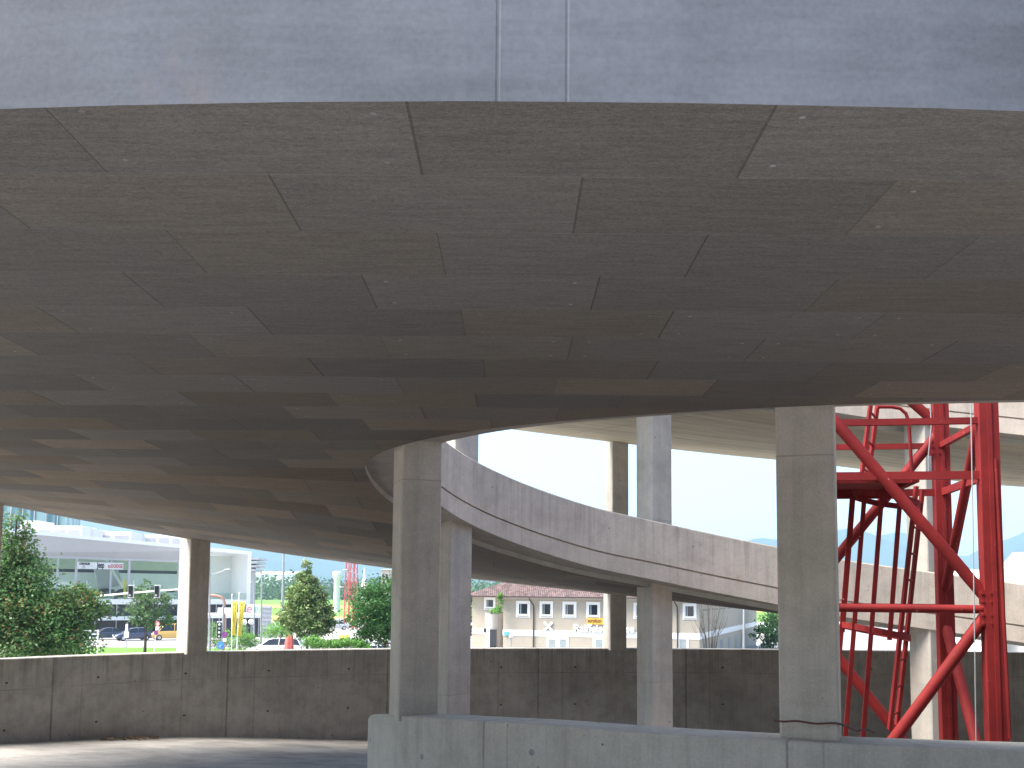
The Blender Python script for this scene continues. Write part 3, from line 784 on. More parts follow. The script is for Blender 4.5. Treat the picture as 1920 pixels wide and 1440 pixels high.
tree('leafy_tree', [(34, 1000, 26, 45), (8, 1060, 60, 55), (48, 1090, 52, 55), (-30, 1120, 80, 90), (40, 1165, 90, 60), (110, 1150, 62, 50), (122, 1192, 50, 40), (180, 1138, 34, 26), (150, 1120, 40, 26), (70, 1215, 110, 30)], 38, 46000, .125, M['leaf_maple'],
     'large green tree with patches of orange leaves filling the left edge', trunk=(20,), trunk_r=.16, clump=.19, thick=.9, density_shell=.6)
tree('young_tree', [(281, 1135, 36, 30), (268, 1112, 24, 20), (292, 1160, 30, 18), (258, 1155, 22, 16)], 100, 3600, .26, M['leaf_young'],
     'slender young street tree in front of the showroom, beside the blue estate car', trunk=(276,), trunk_r=.16, clump=.18)
tree('conical_tree', [(574, 1072, 12, 22), (575, 1095, 25, 26), (574, 1120, 36, 26), (577, 1145, 46, 28), (580, 1172, 48, 24), (560, 1160, 38, 24), (606, 1160, 26, 26)], 68, 15000, .19, M['leaf_linden'],
     'cone-shaped tree with pale flower tufts among its leaves', trunk=(578,), trunk_r=.14, clump=.13)
tree('rounded_tree', [(712, 1140, 54, 52), (742, 1135, 60, 55), (690, 1165, 38, 40), (740, 1180, 60, 34)], 62, 21000, .15, M['leaf_dark'],
     'dense dark round-crowned tree half hidden by the pale column', trunk=(725,), trunk_r=.14, clump=.12)
tree('garden_tree', [(868, 1150, 20, 42), (860, 1120, 18, 24), (872, 1185, 16, 20)], 104, 3000, .28, M['leaf_dark'],
     'narrow strip of green tree between the slim column and the cream building', trunk=(866,), clump=.18)
tree('dark_tree', [(1448, 1175, 30, 36), (1480, 1165, 40, 40), (1435, 1195, 22, 24)], 118, 5200, .3, M['leaf_dark'],
     'dark green tree beyond the far end of the cream building', trunk=(1470,), clump=.16)
for lob, Y, lb in (([(398, 1192, 22, 24), (425, 1200, 22, 18)], 91, 'feathery green bush under the traffic signal, against the bright column'),
                   ([(452, 1196, 22, 20), (470, 1203, 18, 12)], 90, 'feathery green bush at the foot of the yellow flags'),
                   ([(528, 1178, 26, 17), (510, 1186, 20, 10), (548, 1180, 18, 15)], 80, 'feathery green bush left of the cone-shaped tree'),
                   ([(590, 1205, 24, 9), (622, 1208, 20, 7)], 66, 'low bright bush along the wall below the cone-shaped tree'),
                   ([(655, 1206, 26, 7), (680, 1209, 16, 5)], 66, 'low bush along the wall below the white and yellow board')):
    tree('bush', lob, Y, 2600, .2, M['leaf_bush'], lb, 'bush', trunk=(lob[0][0],), clump=.2, trunk_r=.03, upbias=1.1, aspect=.28, group='bushes beyond the wall')
# far wood
pts = []
for i in range(420):
    px = rng.uniform(330, 1000); Y = rng.uniform(640, 820); hh = rng.uniform(8, 17) * (1.0 if px < 560 else .9)
    c = P(px, 1110, Y); q = rng.normal(size=(40, 3)) * np.array([3.2, 3, hh * .28]) + np.array([c.x, Y, GZ + hh * .5]); q[:, 2] = np.maximum(q[:, 2], GZ + .3); pts.append(q)
o = leaf_mesh('far_wood', np.concatenate(pts), 2.6, M['leaf_wood'], None); tag(o, kind='stuff')
# bare multi-stem tree
c = P(1330, 1110, 80); root = empty('bare_tree', (c.x, c.y, GZ), 0, 'leafless multi-stemmed tree in front of the corner of the cream building', 'tree')
mb = MB(); rs = random.Random(4)
for i in range(17):
    a = (i - 8) / 8; tx = a * 1.35 + rs.uniform(-.12, .12); hgt = rs.uniform(4.9, 6.6) - abs(a) * .9
    p = [(a * .06, 0, 0), (a * .22 + tx * .08, rs.uniform(-.1, .1), 1.3), (tx * .45, rs.uniform(-.3, .3), 3.0), (tx * .8 + rs.uniform(-.1, .1), rs.uniform(-.5, .5), hgt * .8), (tx, rs.uniform(-.6, .6), hgt)]
    mb.tube(p, .035, 5, .008)
    for q in range(5):
        b = Vector(p[3]).lerp(Vector(p[2]), rs.random()); mb.tube([b, b + Vector((rs.uniform(-.3, .3), rs.uniform(-.2, .2), rs.uniform(.3, .8)))], .009, 4, .004)
mb.build('trunk', M['bark'], root, smooth=True)

# ------------------------------------------------------------------ cream two-storey building
M['cream'] = plain('cream_render', (.40, .355, .285), .85, .2, var=.06, scale=1.5)
M['pale'] = plain('pale_stone', (.46, .42, .38), .85, .2, var=.08, scale=2)
M['wframe'] = plain('white_window_frame', (.78, .78, .76), .5, .3, var=.03)
M['glass'] = NT('dark_window_glass', .08, .6); M['glass'].col((.018, .022, .03)); M['glass'] = M['glass'].m
M['curtain'] = plain('net_curtain', (.30, .34, .34), .9, .1, var=.2, scale=8)
M['pipe'] = plain('brown_metal', (.07, .045, .04), .5, .4)
M['sill'] = plain('grey_sill', (.22, .21, .20), .7)
k = NT('clay_roof_tiles', .85, .2); ob = k.obj(); wv = k.n('ShaderNodeTexWave'); wv.inputs['Scale'].default_value = 1.6; k.l(ob, wv.inputs[0])
vt = k.n('ShaderNodeTexVoronoi'); vt.inputs['Scale'].default_value = 3.2; k.l(ob, vt.inputs[0])
c = k.mix((.095, .064, .060), k.ramp(vt.outputs['Color'], [(.1, .55), (.9, 1.5)]), 1.0, 'MULTIPLY'); c = k.mix(c, k.ramp(wv.outputs[0], [(.2, .7), (.6, 1.1)]), 1.0, 'MULTIPLY'); k.col(c); k.bump(wv.outputs[0], .6, .05); M['tiles'] = k.m
A_, B_ = P(944, 1110, 95), P(1311, 1113, 90); C_ = P(1418, 1114, 131)
fr = Fr((A_.x, A_.y), (B_.x, B_.y)); fs_ = Fr((B_.x, B_.y), (C_.x, C_.y)); Lf = fr.L
bank = empty('cream_building', (A_.x, A_.y, GZ), 0, 'cream two-storey bank building with white banding and a brown tiled roof', 'building')
binv = Vector((-A_.x, -A_.y, -GZ))
def bb(mb, name, mat, parent=None, **kw):
    o = mb.build(name, mat, None, **kw); o.parent = parent or bank
    if parent is None: o.location = binv
    return o
ze = fr.hit(1060, 1120)[1]
# footprint: wing 2.2 m back at left, main block, right wing along the side facade
Wl = fr.hit(886, 1110, 2.2)[0]
foot = [fr.pt(Wl, 2.2, 0), fr.pt(0, 2.2, 0), fr.pt(0, 0, 0), fr.pt(Lf, 0, 0), Vector((C_.x, C_.y, 0)), Vector((C_.x, C_.y, 0)) + fs_.n * 13, fr.pt(Lf - 8, 22, 0), fr.pt(Wl, 14, 0)]
mb = MB(); mb.prism([(p.x, p.y) for p in foot], GZ, ze); bb(mb, 'wall', M['cream'])
def band(x0, y0, x1, y1, frm, d0=-.03, d1=.05, s0=None, s1=None):
    mb = MB(); a0, z1 = frm.hit(x0, y0); a1, z0 = frm.hit(x1, y1)
    frm.box(mb, s0 if s0 is not None else a0, s1 if s1 is not None else a1, d0, d1, z0, z1); bb(mb, 'string_course', M['wframe'])
    return z0, z1
zb0, zb1 = band(944, 1180.5, 1060, 1194, fr, s0=-.03, s1=Lf + .03)
mb = MB(); fs_.box(mb, .06, fs_.L, -.04, .05, zb0, zb1); bb(mb, 'string_course', M['wframe'])
mb = MB(); fr.box(mb, Wl, -.1, 2.17, 2.25, zb0, zb1); bb(mb, 'string_course', M['wframe'])
z0_, z1_ = fr.hit(1000, 1118)[1], fr.hit(1000, 1124)[1]
mb = MB(); fr.box(mb, -.02, Lf + .02, -.02, .05, z1_, z0_); bb(mb, 'frieze', M['pale'])
def window(frm, x0, y0, x1, y1, d=0.0, curtain=False, name='window'):
    a0, zt_ = frm.hit(x0, y0, d); a1, zb_ = frm.hit(x1, y1, d); fw = (a1 - a0) * .13
    mb = MB()
    # projecting surround: four pieces butted end to end
    frm.box(mb, a0, a1, d - .05, d + .02, zt_ - fw, zt_); frm.box(mb, a0, a1, d - .05, d + .02, zb_, zb_ + fw)
    frm.box(mb, a0, a0 + fw, d - .05, d + .02, zb_ + fw, zt_ - fw); frm.box(mb, a1 - fw, a1, d - .05, d + .02, zb_ + fw, zt_ - fw)
    i0, i1, j0, j1 = a0 + fw, a1 - fw, zb_ + fw, zt_ - fw; f2 = fw * .55
    frm.box(mb, i0, i1, d - .012, d + .03, j1 - f2, j1); frm.box(mb, i0, i1, d - .012, d + .03, j0, j0 + f2 * 1.6)
    frm.box(mb, i0, i0 + f2, d - .012, d + .03, j0 + f2 * 1.6, j1 - f2); frm.box(mb, i1 - f2, i1, d - .012, d + .03, j0 + f2 * 1.6, j1 - f2)
    w_ = bb(mb, name, M['wframe'])
    g = MB(); frm.box(g, i0 + f2, i1 - f2, d - .006, d + .03, j0 + f2 * 1.6, j1 - f2); g.build('pane', M['curtain'] if curtain else M['glass'], w_)
    if not curtain:
        g = MB(); frm.box(g, i0 + f2 * 2.2, i0 + f2 * 3.2, d - .009, d + .02, j0 + f2 * 1.7, j1 - f2 * 1.1); g.build('curtain', M['curtain'], w_)
        g = MB(); frm.box(g, a0 + fw * .7, a1 - fw * .7, d - .09, d - .052, zb_ + fw * .55, zb_ + fw * .85); g.build('sill', M['sill'], w_)
for x0, x1 in ((968, 994), (1012, 1037), (1055, 1081), (1099.5, 1125.5), (1143, 1169), (1188, 1214), (1234, 1260), (1280, 1306)):
    yy = (x0 - 968) * .0138; window(fr, x0, 1126.5 + yy * 1.1, x1, 1158 + yy)
window(fr, 908, 1120, 929, 1143.5, 2.2)
for x0, x1 in ((1025.5, 1045.5), (1046, 1066), (1112, 1135), (1135.5, 1158), (1200, 1222), (1270, 1292)): window(fr, x0, 1195, x1, 1226, 0.0, True)
for i in range(6):
    s0 = 2 + i * 5.2; g = MB(); fs_.box(g, s0, s0 + 1.5, -.04, .03, zb0 - 2.3, zb0 - .5); o = bb(g, 'window', M['curtain'])
    g = MB(); fs_.box(g, s0 + .1, s0 + 3.6, -.05, .03, zb1 + 1.95, zb1 + 2.08); bb(g, 'slot_vent', M['sill'])
# hip roof with overhang, soffit board and gutter
ov = .75; e0 = Wl - ov
zr = ze + .08
mb = MB()
q = [fr.pt(e0, 1.45, zr), fr.pt(-ov, 1.45, zr), fr.pt(-ov, -ov, zr), fr.pt(Lf + ov, -ov, zr), fr.pt(Lf + ov + 2, 14, zr), fr.pt(e0, 14, zr), fr.pt(e0 + 5, 7, zr + 2.1), fr.pt(Lf - 5, 7, zr + 2.1)]
mb.add(q, [(0, 1, 6), (1, 2, 7, 6), (2, 3, 7), (3, 4, 7), (4, 5, 6, 7), (5, 0, 6)])
bb(mb, 'roof', M['tiles'])
mb = MB()
for a, b in ((q[0], q[1]), (q[1], q[2]), (q[2], q[3]), (q[5], q[0]), (q[3], q[4])):
    mb.bar(a + Vector((0, 0, -.07)), b + Vector((0, 0, -.07)), .14, .13)
bb(mb, 'gutter', M['pipe'])
mb = MB(); pl = [p for p in q[:6]]; mb.prism([(p.x, p.y) for p in pl], zr - .13, zr - .10); bb(mb, 'soffit_board', M['wframe'])
for px in (1001, 1270):
    a, z = fr.hit(px, 1130); mb = MB()
    mb.tube([fr.pt(a - .25, -ov - .02, ze - .0), fr.pt(a - .2, -ov, ze - .25), fr.pt(a, -.12, ze - .75), fr.pt(a, -.10, ze - 1.0), fr.pt(a, -.10, GZ)], .06, 8); bb(mb, 'downpipe', M['pipe'], smooth=True)
# rounded stone bay with balcony planting
bx, _ = fr.hit(927, 1150, 1.2); cyl = []
for i in range(19):
    th = math.pi * (1 - i / 18); cyl.append(fr.pt(bx + 1.1 * math.cos(th) * .95, 2.2 - 2.0 * math.sin(th), 0))
zt_ = fr.hit(920, 1149, .4)[1]
mb = MB(); mb.prism([(p.x, p.y) for p in cyl] + [(fr.pt(bx + 1.04, 2.3, 0).x, fr.pt(bx + 1.04, 2.3, 0).y), (fr.pt(bx - 1.04, 2.3, 0).x, fr.pt(bx - 1.04, 2.3, 0).y)], GZ, zt_); bay = bb(mb, 'entrance_bay', M['pale'])
g = MB(); 
for a, b in zip(cyl, cyl[1:]): g.bar(a + Vector((0, 0, zt_ + .04)), b + Vector((0, 0, zt_ + .04)), .12, .09)
g.build('coping', M['sill'], bay)
g = MB(); fr.pbox(g, 918.5, 1180, 929.5, 1226, .1, .35); g.build('doorway', M['glass'], bay)
g = MB(); fr.pbox(g, 907, 1178, 912, 1186, .5, .9); g.build('bay_window', M['glass'], bay)
# raised lettering, emblem, banner
M['letters'] = plain('white_sign_letters', (.82, .82, .82), .4, .4, var=.02)
M['orange'] = plain('orange_sign', (.78, .42, .06), .6, .3, var=.15, scale=2)
M['darktext'] = plain('dark_brown_text', (.12, .06, .03), .6)
def textM(frm, a, d, z): return Matrix.Translation(frm.pt(a, d, z)) @ Matrix((frm.x, Vector((0, 0, 1)), -frm.n)).transposed().to_4x4()
a0, z0_ = fr.hit(1076, 1183.4)
t = text_mesh('sign_lettering', 'Raiffeisenkasse', .92, M['letters'], None, textM(fr, a0, -.14, z0_), extrude=.08, bold=.02, sx=.93)
sc_w = (fr.hit(1190, 1184)[0] - a0) / max(1e-3, max((v.co - fr.pt(a0, 0, 0)).dot(fr.x) for v in t.data.vertices))
bpy.data.objects.remove(t)
t = text_mesh('sign_lettering', 'Raiffeisenkasse', .92, M['letters'], None, textM(fr, a0, -.14, z0_), extrude=.08, bold=.02, sx=.93 * sc_w); t.parent = bank; t.location = binv
g = MB(); cc, cz = fr.hit(1028.5, 1174.5); c0 = fr.pt(cc, -.10, cz)
for sg in (1, -1):
    a, b = c0 + fr.x * (-.36) + Vector((0, 0, -.36 * sg)), c0 + fr.x * .36 + Vector((0, 0, .36 * sg))
    g.bar(a + fr.n * (-.012 * (sg > 0)), b + fr.n * (-.012 * (sg > 0)), .09, .2, up=tuple(fr.x))
    dd = (b - a).normalized(); g.bar(b - dd * .02 - fr.x * .13 * 1 + Vector((0, 0, .0)), b - dd * .02 + fr.x * .06, .088, .12)
    g.bar(a + dd * .02 + fr.x * .13, a + dd * .02 - fr.x * .06, .088, .12)
bb(g, 'emblem', M['letters'])
g = MB(); fr.pbox(g, 1100, 1158.6, 1134, 1171, -.09, -.04); bn = bb(g, 'banner', M['orange'])
a0, z0_ = fr.hit(1102.5, 1167); text_mesh('banner_text', 'eurpläuzn', .48, M['darktext'], bn, textM(fr, a0, -.095, z0_), extrude=.004, bold=.012, sx=.68)
M['teal'] = plain('teal_sign', (.12, .42, .50), .5)
g = MB(); fr.pbox(g, 945, 1184.5, 954, 1191.5, -.16, -.08); bb(g, 'small_sign', M['teal'])
# plants on the bay, a thing of their own
tree('balcony_plant', [(938, 1122, 4, 10), (936, 1140, 5, 6), (928, 1146, 9, 3)], 94.2, 900, .16, M['leaf_bush'], 'green plants growing on the rounded bay of the cream building', 'plant', trunk=(934,), clump=.3, trunk_r=.02)
for px, py, Y, lb in ((958.5, 1194, 86, 'white globe lamp in front of the cream facade, below the small teal sign'), (872.5, 1190, 86, 'white globe lamp beside the slim column at the left end of the cream building'), (1422, 1208, 86, 'white globe lamp just above the wall, in front of the dark tree'), (458, 1167, 92, 'left one of the two white globe lamps beside the yellow flags'), (471, 1166, 92, 'right one of the two white globe lamps beside the yellow flags')):
    c = P(px, py, Y); root = empty('globe_lamp', (c.x, c.y, GZ), 0, lb, 'lamp', 'white globe lamps')
    MB().tube([(0, 0, 0), (0, 0, c.z - GZ - .2)], .035, 8).build('pole', M['steel'], root, smooth=True)
    MB().sphere((0, 0, c.z - GZ), 5.2 / 1900 * Y * (.78 if Y == 86 else 1)).build('globe', M['letters'], root, smooth=True)
# ------------------------------------------------------------------ showroom across the road
M['grey_panel'] = plain('grey_metal_panel', (.42, .42, .44), .5, .4, var=.05, scale=.6)
M['green_in'] = plain('pale_green_interior', (.44, .50, .40), .8, .2, var=.12, scale=.5)
M['pale_in'] = plain('white_interior', (.62, .66, .63), .8, .2, var=.06, scale=.5)
M['dark_in'] = plain('dark_glazing_strip', (.03, .03, .05), .3, .5, var=.4, scale=2)
gl = NT('showroom_glass', .03, .5); gl.col((.9, .97, .95)); tr = gl.n('ShaderNodeBsdfTransparent'); tr.inputs[0].default_value = (.86, .92, .9, 1)
gg = gl.n('ShaderNodeBsdfGlossy'); gg.inputs['Roughness'].default_value = .02; fz = gl.n('ShaderNodeFresnel'); fz.inputs[0].default_value = 1.4
ms = gl.n('ShaderNodeMixShader'); gl.l(fz.outputs[0], ms.inputs[0]); gl.l(tr.outputs[0], ms.inputs[1]); gl.l(gg.outputs[0], ms.inputs[2]); gl.l(ms.outputs[0], gl.t.nodes['Material Output'].inputs[0]); M['showglass'] = gl.m
A_, B_ = P(-60, 1102, 130), P(472, 1106, 152)
sf = Fr((A_.x, A_.y), (B_.x, B_.y))
show = empty('showroom_building', (A_.x, A_.y, GZ), 0, 'white car showroom with a long sloping roof and glazed upper floor across the road', 'building')
sinv = Vector((-A_.x, -A_.y, -GZ))
def sb(mb, name, mat, parent=None, **kw):
    o = mb.build(name, mat, None, **kw); o.parent = parent or show
    if parent is None: o.location = sinv
    return o
aL = 0.0; aE = sf.hit(388, 1045)[0]; aR, zR0 = sf.hit(469, 1034); zl = sf.hit(44, 994)[1]; al = sf.hit(44, 994)[0]
g_ = (zR0 - zl) / (aR - al); ztop = lambda a: zl + g_ * (a - al)
D = 16.0
def slab(a0, a1, d0, d1, f0, f1, name, mat):   # f0/f1: (bottom, top) offsets from roof line at a
    pts = []
    for zoff in (0, 1):
        for a, d in ((a0, d0), (a1, d0), (a1, d1), (a0, d1)): pts.append(sf.pt(a, d, (f0 if zoff == 0 else f1)(a, d)))
    mb = MB(); mb.hexa(pts); return sb(mb, name, mat)
slab(aL, aR, -.6, 2.2, lambda a, d: ztop(a) - .5, lambda a, d: ztop(a), 'roof', M['white'])
slab(aE, aR, 2.2, D, lambda a, d: ztop(a) - .5, lambda a, d: ztop(a), 'roof', M['white'])
slab(aL, aE, 2.2, 8.0, lambda a, d: ztop(a) - .30, lambda a, d: ztop(a) - .2, 'added_light_gap', M['showglass'])  # glazed roof gap added to let daylight brighten the showroom interior
slab(aL, aE, 8.0, D, lambda a, d: ztop(a) - .5, lambda a, d: ztop(a), 'roof', M['white'])
zsl = sf.hit(300, 1127)[1]
# slanting grey fascia panel under the roof edge
mb = MB()
za = lambda a: ztop(a) - .52; zb_l = sf.hit(80, 1041)[1]; zb_r = sf.hit(335, 1050)[1]; ab_l, ab_r = sf.hit(80, 1041)[0], sf.hit(335, 1050)[0]
zbt = lambda a: zb_l + (zb_r - zb_l) * (a - ab_l) / (ab_r - ab_l)
aE = sf.hit(388, 1045)[0]
pts = [sf.pt(0, 1.5, zbt(0)), sf.pt(aE, 1.5, zbt(aE)), sf.pt(aE, 1.9, zbt(aE)), sf.pt(0, 1.9, zbt(0)), sf.pt(0, -.45, za(0)), sf.pt(aE, -.45, za(aE)), sf.pt(aE, 1.0, za(aE)), sf.pt(0, 1.0, za(0))]
mb.hexa(pts); sb(mb, 'fascia_panel', M['grey_panel'])
# floor slab, right end wall forming a C
mb = MB(); sf.box(mb, 0, aR, -.6, D, zsl - .45, zsl + .25); sb(mb, 'floor_slab', M['white'])
mb = MB(); a1 = sf.hit(461, 1080)[0]
pts = [sf.pt(a1, -.6, zsl + .25), sf.pt(aR, -.6, zsl + .25), sf.pt(aR, D, zsl + .25), sf.pt(a1, D, zsl + .25), sf.pt(a1, -.6, ztop(a1) - .5), sf.pt(aR, -.6, ztop(aR) - .5), sf.pt(aR, D, ztop(aR) - .5), sf.pt(a1, D, ztop(a1) - .5)]
mb.hexa(pts); sb(mb, 'end_wall', M['white'])
# back wall of the interior: pale green above, white below, dark strip between
zst = sf.hit(250, 1071, 9)[1]; 
mb = MB(); sf.box(mb, 0, aE, 9, 9.3, zsl + .25, zst - .3); sb(mb, 'interior_wall', M['pale_in'])
mb = MB(); sf.box(mb, 0, aE, 8.98, 9.3, zst - .3, zst + .15); sb(mb, 'interior_strip', M['dark_in'])
mb = MB(); pts = [sf.pt(0, 9, zst + .15), sf.pt(aE, 9, zst + .15), sf.pt(aE, 9.3, zst + .15), sf.pt(0, 9.3, zst + .15), sf.pt(0, 9, zbt(0) + 1), sf.pt(aE, 9, zbt(aE) + .4), sf.pt(aE, 9.3, zbt(aE) + .4), sf.pt(0, 9.3, zbt(0) + 1)]
mb.hexa(pts); sb(mb, 'interior_upper_wall', M['green_in'])
mb = MB(); sf.box(mb, aE, a1, 6, 6.3, zsl + .25, ztop(aR) - .6); sb(mb, 'loggia_wall', M['pale_in'])
for px in (108, 143, 208, 242, 335, 20):
    a = sf.hit(px, 1070, 1.7)[0]; w_ = .2 if px in (108, 208) else .3
    mb = MB(); sf.box(mb, a - w_ / 2, a + w_ / 2, 1.55, 1.85, zsl + .25, zbt(a) + .02); sb(mb, 'post', M['grey_panel'])
mb = MB(); mb.bar(sf.pt(0, 1.62, zbt(0) - .14), sf.pt(aE, 1.62, zbt(aE) - .14), .2, .28); sb(mb, 'header_beam', M['grey_panel'])
mb = MB(); pts = [sf.pt(0, 1.66, zsl + .25), sf.pt(aE, 1.66, zsl + .25), sf.pt(aE, 1.7, zsl + .25), sf.pt(0, 1.7, zsl + .25), sf.pt(0, 1.66, zbt(0) - .3), sf.pt(aE, 1.66, zbt(aE) - .3), sf.pt(aE, 1.7, zbt(aE) - .3), sf.pt(0, 1.7, zbt(0) - .3)]
mb.hexa(pts); sb(mb, 'glazing', M['showglass'])
mb = MB(); mb.bar(sf.at(195, 1050, 5), sf.at(207, 1102, 5), 3.2, .35, up=tuple(sf.n)); sb(mb, 'stair_panel', M['grey_panel'])
mb = MB(); mb.bar(sf.at(199, 1049, 3.5), sf.at(231, 1103, 3.5), .3, .35, up=tuple(sf.n)); sb(mb, 'slanting_strut', M['white'])
# lower storey: dark glazing with white mullions, set back
mb = MB(); sf.box(mb, 0, a1, 1.6, 2.0, GZ, zsl - .45); sb(mb, 'lower_glazing', M['dark_in'])
for i in range(26):
    a = i * a1 / 26 + .4; mb = MB(); sf.box(mb, a, a + .10, 1.52, 1.6, GZ, zsl - .45)
    if i % 2: sb(mb, 'mullion', M['wframe'])
mb = MB(); z_ = sf.hit(230, 1159, 0)[1]; sf.box(mb, 0, a1 * .94, -1.2, 1.6, z_ - .25, z_ + .25); sb(mb, 'lower_canopy', M['white'])
mb = MB(); sf.box(mb, 0, a1, -.45, -.40, zsl + .25, zsl + 1.2); sb(mb, 'glass_railing', M['showglass'])
# sign board hung in front of the glazing
M['signwhite'] = plain('light_grey_sign', (.60, .61, .60), .5, .3, var=.03)
M['black'] = plain('black_plastic', (.02, .02, .022), .5, .4)
M['signred'] = plain('red_sign_letters', (.50, .04, .06), .5, .3)
mb = MB(); sf.pbox(mb, 145, 1053.5, 231, 1068, 1.2, 1.4); bd = sb(mb, 'sign_board', M['signwhite'])
def fit_text(s, x0, y1, x1, size, mat, d, frm, parent, nm='sign_lettering', bold=.02):
    a0, z0 = frm.hit(x0, y1, d); a1_, _ = frm.hit(x1, y1, d)
    t = text_mesh('tmp', s, size, mat, None, Matrix.Identity(4), extrude=.015, bold=bold)
    wd = max(v.co.x for v in t.data.vertices) - min(v.co.x for v in t.data.vertices); bpy.data.objects.remove(t)
    return text_mesh(nm, s, size, mat, parent, textM(frm, a0, d, z0), extrude=.015, bold=bold, sx=(a1_ - a0) / wd)
fit_text('CHRYSLER', 148.5, 1058.7, 169, .40, M['black'], 1.17, sf, bd)
fit_text('Jeep', 182, 1064.5, 196, 1.2, M['black'], 1.17, sf, bd, bold=.03)
fit_text('DODGE', 208, 1064.6, 229.5, .72, M['signred'], 1.17, sf, bd, bold=.01)
g = MB(); g.tube([sf.at(205 + 1.8 * math.cos(t), 1062.5 + 2.2 * math.sin(t), 1.16) for t in np.linspace(0, 6.28, 11)], .05, 5); g.build('emblem', M['signred'], bd)
g = MB(); g.tube([sf.at(157 + 2.3 * math.cos(t), 1062.8 + 2.1 * math.sin(t), 1.16) for t in np.linspace(0, 6.28, 11)], .06, 5); g.build('emblem', M['grey_panel'], bd)
# higher office block and white roof boxes behind
M['blueglass'] = NT('blue_curtain_wall', .15, .6); kk = M['blueglass']; ob = kk.obj(); kk.col(kk.mix((.05, .13, .17), (.22, .36, .36), kk.ramp(kk.noise(ob, .45, 2, .5, (1, 1, .01)), [(.45, 0.0), (.6, 1.0)]))); M['blueglass'] = kk.m
A2, B2 = P(-200, 1102, 190), P(116, 1103, 196); of = Fr((A2.x, A2.y), (B2.x, B2.y)); tb_ = of.hit(60, 930)[1]
off = empty('office_block', (A2.x, A2.y, GZ), 0, 'blue-glazed office block rising behind the showroom roof', 'building')
oi = Vector((-A2.x, -A2.y, -GZ))
mb = MB(); of.box(mb, 0, of.L, 0, 14, GZ, tb_); mb.build('facade', M['blueglass'], off, loc=oi)
for i in range(14):
    a = of.L * (i + .3) / 14; mb = MB(); of.box(mb, a, a + .18, -.12, -.003, GZ, tb_); mb.build('fin', M['grey_panel'], off, loc=oi)
mb = MB(); z_ = of.hit(20, 957)[1]; of.box(mb, -.1, of.L + .1, -.3, 14.1, tb_, tb_ + .6); mb.build('roof_edge', M['white'], off, loc=oi)
mb = MB(); of.box(mb, 0, of.L * .62, -.35, -.13, z_ - .3, z_ + .3); mb.build('floor_band', M['white'], off, loc=oi)
for (x0, y0, x1, Y, lb) in ((38, 976, 73, 176, 'tall white roof box behind the tree top at the showroom'), (70, 985, 154, 168, 'long white rooftop structure with glazing, behind the showroom roof'), (150, 991, 176, 172, 'small white roof box at the right end of the glazed rooftop structure'), (176, 996, 246, 176, 'low white roof box over the middle of the showroom'), (246, 1001, 345, 182, 'pale low roof box nearest the bright column')):
    a, b = P(x0, y0, Y), P(x1, y0, Y); mb = MB(); mb.box(((a.x + b.x) / 2, Y + 3, (a.z + GZ) / 2), (b.x - a.x, 6, a.z - GZ))
    root = empty('roof_box', ((a.x + b.x) / 2, Y + 3, GZ), 0, lb, 'rooftop box', 'white boxes on the roof behind the showroom')
    li = Vector((-(a.x + b.x) / 2, -Y - 3, -GZ)); mb.build('housing', M['white'], root, loc=li)
    mb = MB(); n_ = max(1, int((b.x - a.x) / 2.2))
    for i in range(n_):
        xx = a.x + (b.x - a.x) * (i + .12) / n_; mb2 = MB(); mb2.box((xx + (b.x - a.x) / n_ * .38, Y - .02, a.z - 1.35), ((b.x - a.x) / n_ * .76, .06, 1.3)); mb2.build('window', M['grey_panel'], root, loc=li)
# ------------------------------------------------------------------ cars
def carpaint(n, c): 
    k = NT(n, .3, .5); k.col(c); k.b.inputs['Coat Weight'].default_value = .6; k.b.inputs['Coat Roughness'].default_value = .08; return k.m
M['p_blue'] = carpaint('blue_car_paint', (.045, .055, .11)); M['p_navy'] = carpaint('navy_car_paint', (.03, .035, .06)); M['p_yellow'] = carpaint('yellow_car_paint', (.75, .45, .10))
M['p_white'] = carpaint('white_car_paint', (.75, .75, .76)); M['p_silver'] = carpaint('silver_car_paint', (.45, .46, .48)); M['p_black'] = carpaint('black_car_paint', (.015, .015, .02)); M['p_red'] = carpaint('red_car_paint', (.45, .03, .03))
M['tyre'] = plain('tyre_rubber', (.02, .02, .02), .9); M['rim'] = plain('alloy_rim', (.5, .5, .52), .35, .5, .6)
M['lamp'] = plain('clear_lamp', (.7, .7, .68), .2, .6, var=.02); M['tail'] = plain('tail_lamp', (.5, .02, .02), .3, .5)
PROF = {'estate': ([(-2.2, .45, .86), (-2.15, .3, .95), (-1.6, .22, .98), (1.0, .22, .95), (1.75, .25, .80), (2.15, .32, .66), (2.25, .42, .55)], [(-2.12, .0), (-1.85, .50), (-1.5, .55), (.1, .54), (.45, .48), (1.15, .0)]),
        'saloon': ([(-2.25, .45, .84), (-2.2, .3, .93), (-1.5, .22, .95), (1.0, .22, .92), (1.8, .25, .78), (2.2, .32, .64), (2.3, .42, .52)], [(-1.55, .0), (-.95, .44), (-.5, .50), (.2, .50), (.5, .43), (1.15, .0)]),
        'van': ([(-2.2, .4, 1.0), (-2.15, .28, 1.06), (-1.5, .22, 1.08), (1.2, .22, 1.05), (1.75, .25, .95), (2.1, .32, .8), (2.2, .42, .6)], [(-2.15, .0), (-2.0, .75), (-1.6, .82), (.3, .80), (.75, .72), (1.5, .0)])}
